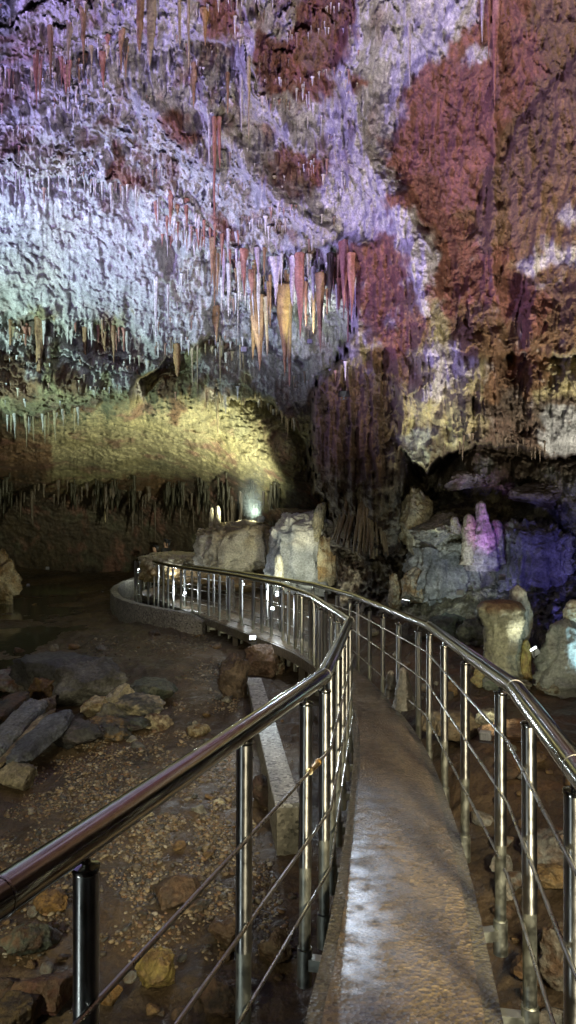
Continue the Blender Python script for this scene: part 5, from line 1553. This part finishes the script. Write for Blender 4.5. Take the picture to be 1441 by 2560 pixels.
# seen lamps
lamp(P(650, 1296, 17.6), P(450, 1130, 21), 2100, (1.0, 1.0, 0.72), 96, 0.16, 'bright floodlight on the flowstone lighting the yellow vault', soft=0.1)
lamp(P(600, 1303, 18.4), P(560, 1240, 20), 60, (0.8, 1.0, 0.95), 120, 0.07, 'small lamp left of the bright floodlight')
lamp(P(632, 1594, 9.6), P(690, 1840, 8.2), 60, (0.8, 0.9, 1.0), 120, 0.09, 'small grey floodlight on the pinkish rock stump')
lamp(P(1334, 1622, 9.0), P(1334, 1622, 9.0) + Vector((-0.5, 0.12, 0.75)), 7, (0.95, 0.98, 0.8), 130, 0.12, 'white floodlight beside the broken stalagmite')
for k, (u, v, d, lab) in enumerate([(353, 1421, 21.0, 'bright little lamp on the far bend of the walkway'), (437, 1436, 18.6, 'little lamp behind the railing, second from the far bend'),
                                    (463, 1482, 17.2, 'little lamp low on the deck edge of the far walkway'), (608, 1461, 16.0, 'little lamp behind the middle of the far railing'), (693, 1487, 14.2, 'little lamp behind the railing near the white flowstone'),
                                    (682, 1521, 12.6, 'tiny lamp shining on the rubble beyond the walkway')]):
    loc = P(u, v, d)
    floodlight(loc, loc + Vector((-0.2, -1, -0.15)), 0.06, lab, M_lens, 'small lamps along the far walkway')
    point(loc + Vector((-0.03, -0.15, 0.02)), 14, (0.85, 0.93, 1.0))


# ------------------------------------------------------------------ two visitors far beyond the bend
def skin(name, verts, edges, rad, mat, parent=None, root=0):
    me = bpy.data.meshes.new(name); me.from_pydata(verts, edges, []); me.materials.append(mat)
    o = bpy.data.objects.new(name, me); col.objects.link(o)
    if parent is not None: o.parent = parent
    m = o.modifiers.new('skin', 'SKIN'); m.use_smooth_shade = True
    for sv, r_ in zip(me.skin_vertices[0].data, rad): sv.radius = (r_, r_)
    me.skin_vertices[0].data[root].use_root = True
    sb = o.modifiers.new('smooth', 'SUBSURF'); sb.levels = 1; sb.render_levels = 1
    return o


def person(loc, rotz, h, coat, trousers, label):
    k = h / 1.75
    J = [(0, 0, .95), (0, .01, 1.15), (0, 0, 1.38), (0, 0, 1.50), (0, .02, 1.60), (0, .02, 1.70),
         (-.19, 0, 1.42), (-.25, .02, 1.15), (-.22, .10, .92), (.19, 0, 1.42), (.25, .02, 1.15), (.21, .12, .92),
         (-.10, 0, .90), (-.11, .03, .50), (-.11, -.02, .08), (-.12, .13, .04), (.10, 0, .90), (.11, .05, .50), (.12, .03, .08), (.13, .17, .04),
         (-.21, .13, .83), (.20, .15, .83)]
    E = [(0, 1), (1, 2), (2, 3), (3, 4), (4, 5), (2, 6), (6, 7), (7, 8), (8, 20), (2, 9), (9, 10), (10, 11), (11, 21), (0, 12), (12, 13), (13, 14), (14, 15), (0, 16), (16, 17), (17, 18), (18, 19)]
    Rd = [.14, .125, .14, .055, .09, .075, .06, .048, .035, .06, .048, .035, .085, .06, .042, .035, .085, .06, .042, .035, .03, .03]
    root = empty('person', loc); root.rotation_euler = (0, 0, rotz); root.scale = (k, k, k)
    tag(root, label, 'person', None)
    skinm = simple('skin_' + coat[0], (0.36, 0.22, 0.16), 0.6, 0.1)
    skin('body', J, E, Rd, skinm, root)
    cj = [J[0], J[1], J[2], J[6], J[7], J[8], J[9], J[10], J[11], (0, 0, 1.47)]
    skin('jacket', cj, [(0, 1), (1, 2), (2, 3), (3, 4), (4, 5), (2, 6), (6, 7), (7, 8), (2, 9)], [.165, .155, .165, .078, .065, .05, .078, .065, .05, .07], simple(coat[0] + '_jacket', coat[1], 0.8, 0.2), root)
    tj = [(0, 0, .93), J[12], J[13], (-.11, -.02, .12), J[16], J[17], (.12, .03, .12)]
    skin('trousers', tj, [(0, 1), (1, 2), (2, 3), (0, 4), (4, 5), (5, 6)], [.15, .10, .075, .06, .10, .075, .06], simple(coat[0] + '_trousers', trousers, 0.8, 0.2), root)
    skin('hair', [(0, .0, 1.66), (0, -.02, 1.74), (0, -.05, 1.64)], [(0, 1), (0, 2)], [.105, .085, .07], M_black, root)
    return root


person((-4.75, 26.6, gz(-4.75, 26.6)), 2.0, 1.70, ('red', (0.32, 0.025, 0.025)), (0.03, 0.03, 0.035), 'visitor in a red jacket far beyond the bend of the walkway')
person((-4.4, 26.9, gz(-4.4, 26.9)), 1.2, 1.80, ('dark', (0.02, 0.02, 0.022)), (0.02, 0.02, 0.022), 'visitor in dark clothes beside the one in the red jacket')


def build_mist():
    base = P(652, 1290, 17.62); top = base + Vector((-0.16, 0.15, 1.5))
    bm = bmesh.new(); bmesh.ops.create_uvsphere(bm, u_segments=24, v_segments=16, radius=1.0)
    o = bm_obj('mist', bm, M_black); o.data.materials.clear()
    o.location = base.lerp(top, 0.55); o.scale = (0.62, 0.62, 1.15)
    m = bpy.data.materials.new('mist'); m.use_nodes = True; nt = m.node_tree
    nt.nodes.remove(nt.nodes['Principled BSDF'])
    pv = nt.nodes.new('ShaderNodeVolumePrincipled'); pv.inputs['Color'].default_value = (0.7, 0.88, 1, 1)
    tc = nt.nodes.new('ShaderNodeTexCoord'); ln = nt.nodes.new('ShaderNodeVectorMath'); ln.operation = 'LENGTH'
    nt.links.new(tc.outputs['Object'], ln.inputs[0])
    mr = nt.nodes.new('ShaderNodeMapRange'); mr.interpolation_type = 'SMOOTHSTEP'
    mr.inputs[1].default_value = 1.0; mr.inputs[2].default_value = 0.0; mr.inputs[3].default_value = 0.0; mr.inputs[4].default_value = 0.10
    nt.links.new(ln.outputs['Value'], mr.inputs[0]); nt.links.new(mr.outputs[0], pv.inputs['Density'])
    nt.links.new(pv.outputs[0], nt.nodes['Material Output'].inputs['Volume'])
    o.data.materials.append(m)
    tag(o, 'thin bluish mist in the beam above the bright far floodlight', 'mist', kind='stuff')
    spot(base + Vector((0.0, -0.02, 0.02)), top, 110, (0.4, 0.7, 1.0), 42, 1.0, 0.04)


build_mist()

# world: the cave is closed, only a trace of stray light
w = bpy.data.worlds.new('World'); scene.world = w; w.use_nodes = True
w.node_tree.nodes['Background'].inputs[0].default_value = (0.02, 0.02, 0.03, 1)
w.node_tree.nodes['Background'].inputs[1].default_value = 0.3

scene.view_settings.view_transform = 'Standard'; scene.view_settings.look = 'None'
scene.view_settings.exposure = 0.0; scene.view_settings.gamma = 1.0
scene.render.engine = 'CYCLES'
cy = scene.cycles
cy.max_bounces = 6; cy.diffuse_bounces = 4; cy.glossy_bounces = 4
cy.caustics_reflective = False; cy.caustics_refractive = False
cy.sample_clamp_indirect = 4.0
cy.use_denoising = True
try:
    cy.denoiser = 'OPENIMAGEDENOISE'; cy.denoising_input_passes = 'RGB_ALBEDO_NORMAL'; cy.denoising_prefilter = 'ACCURATE'
except Exception:
    pass
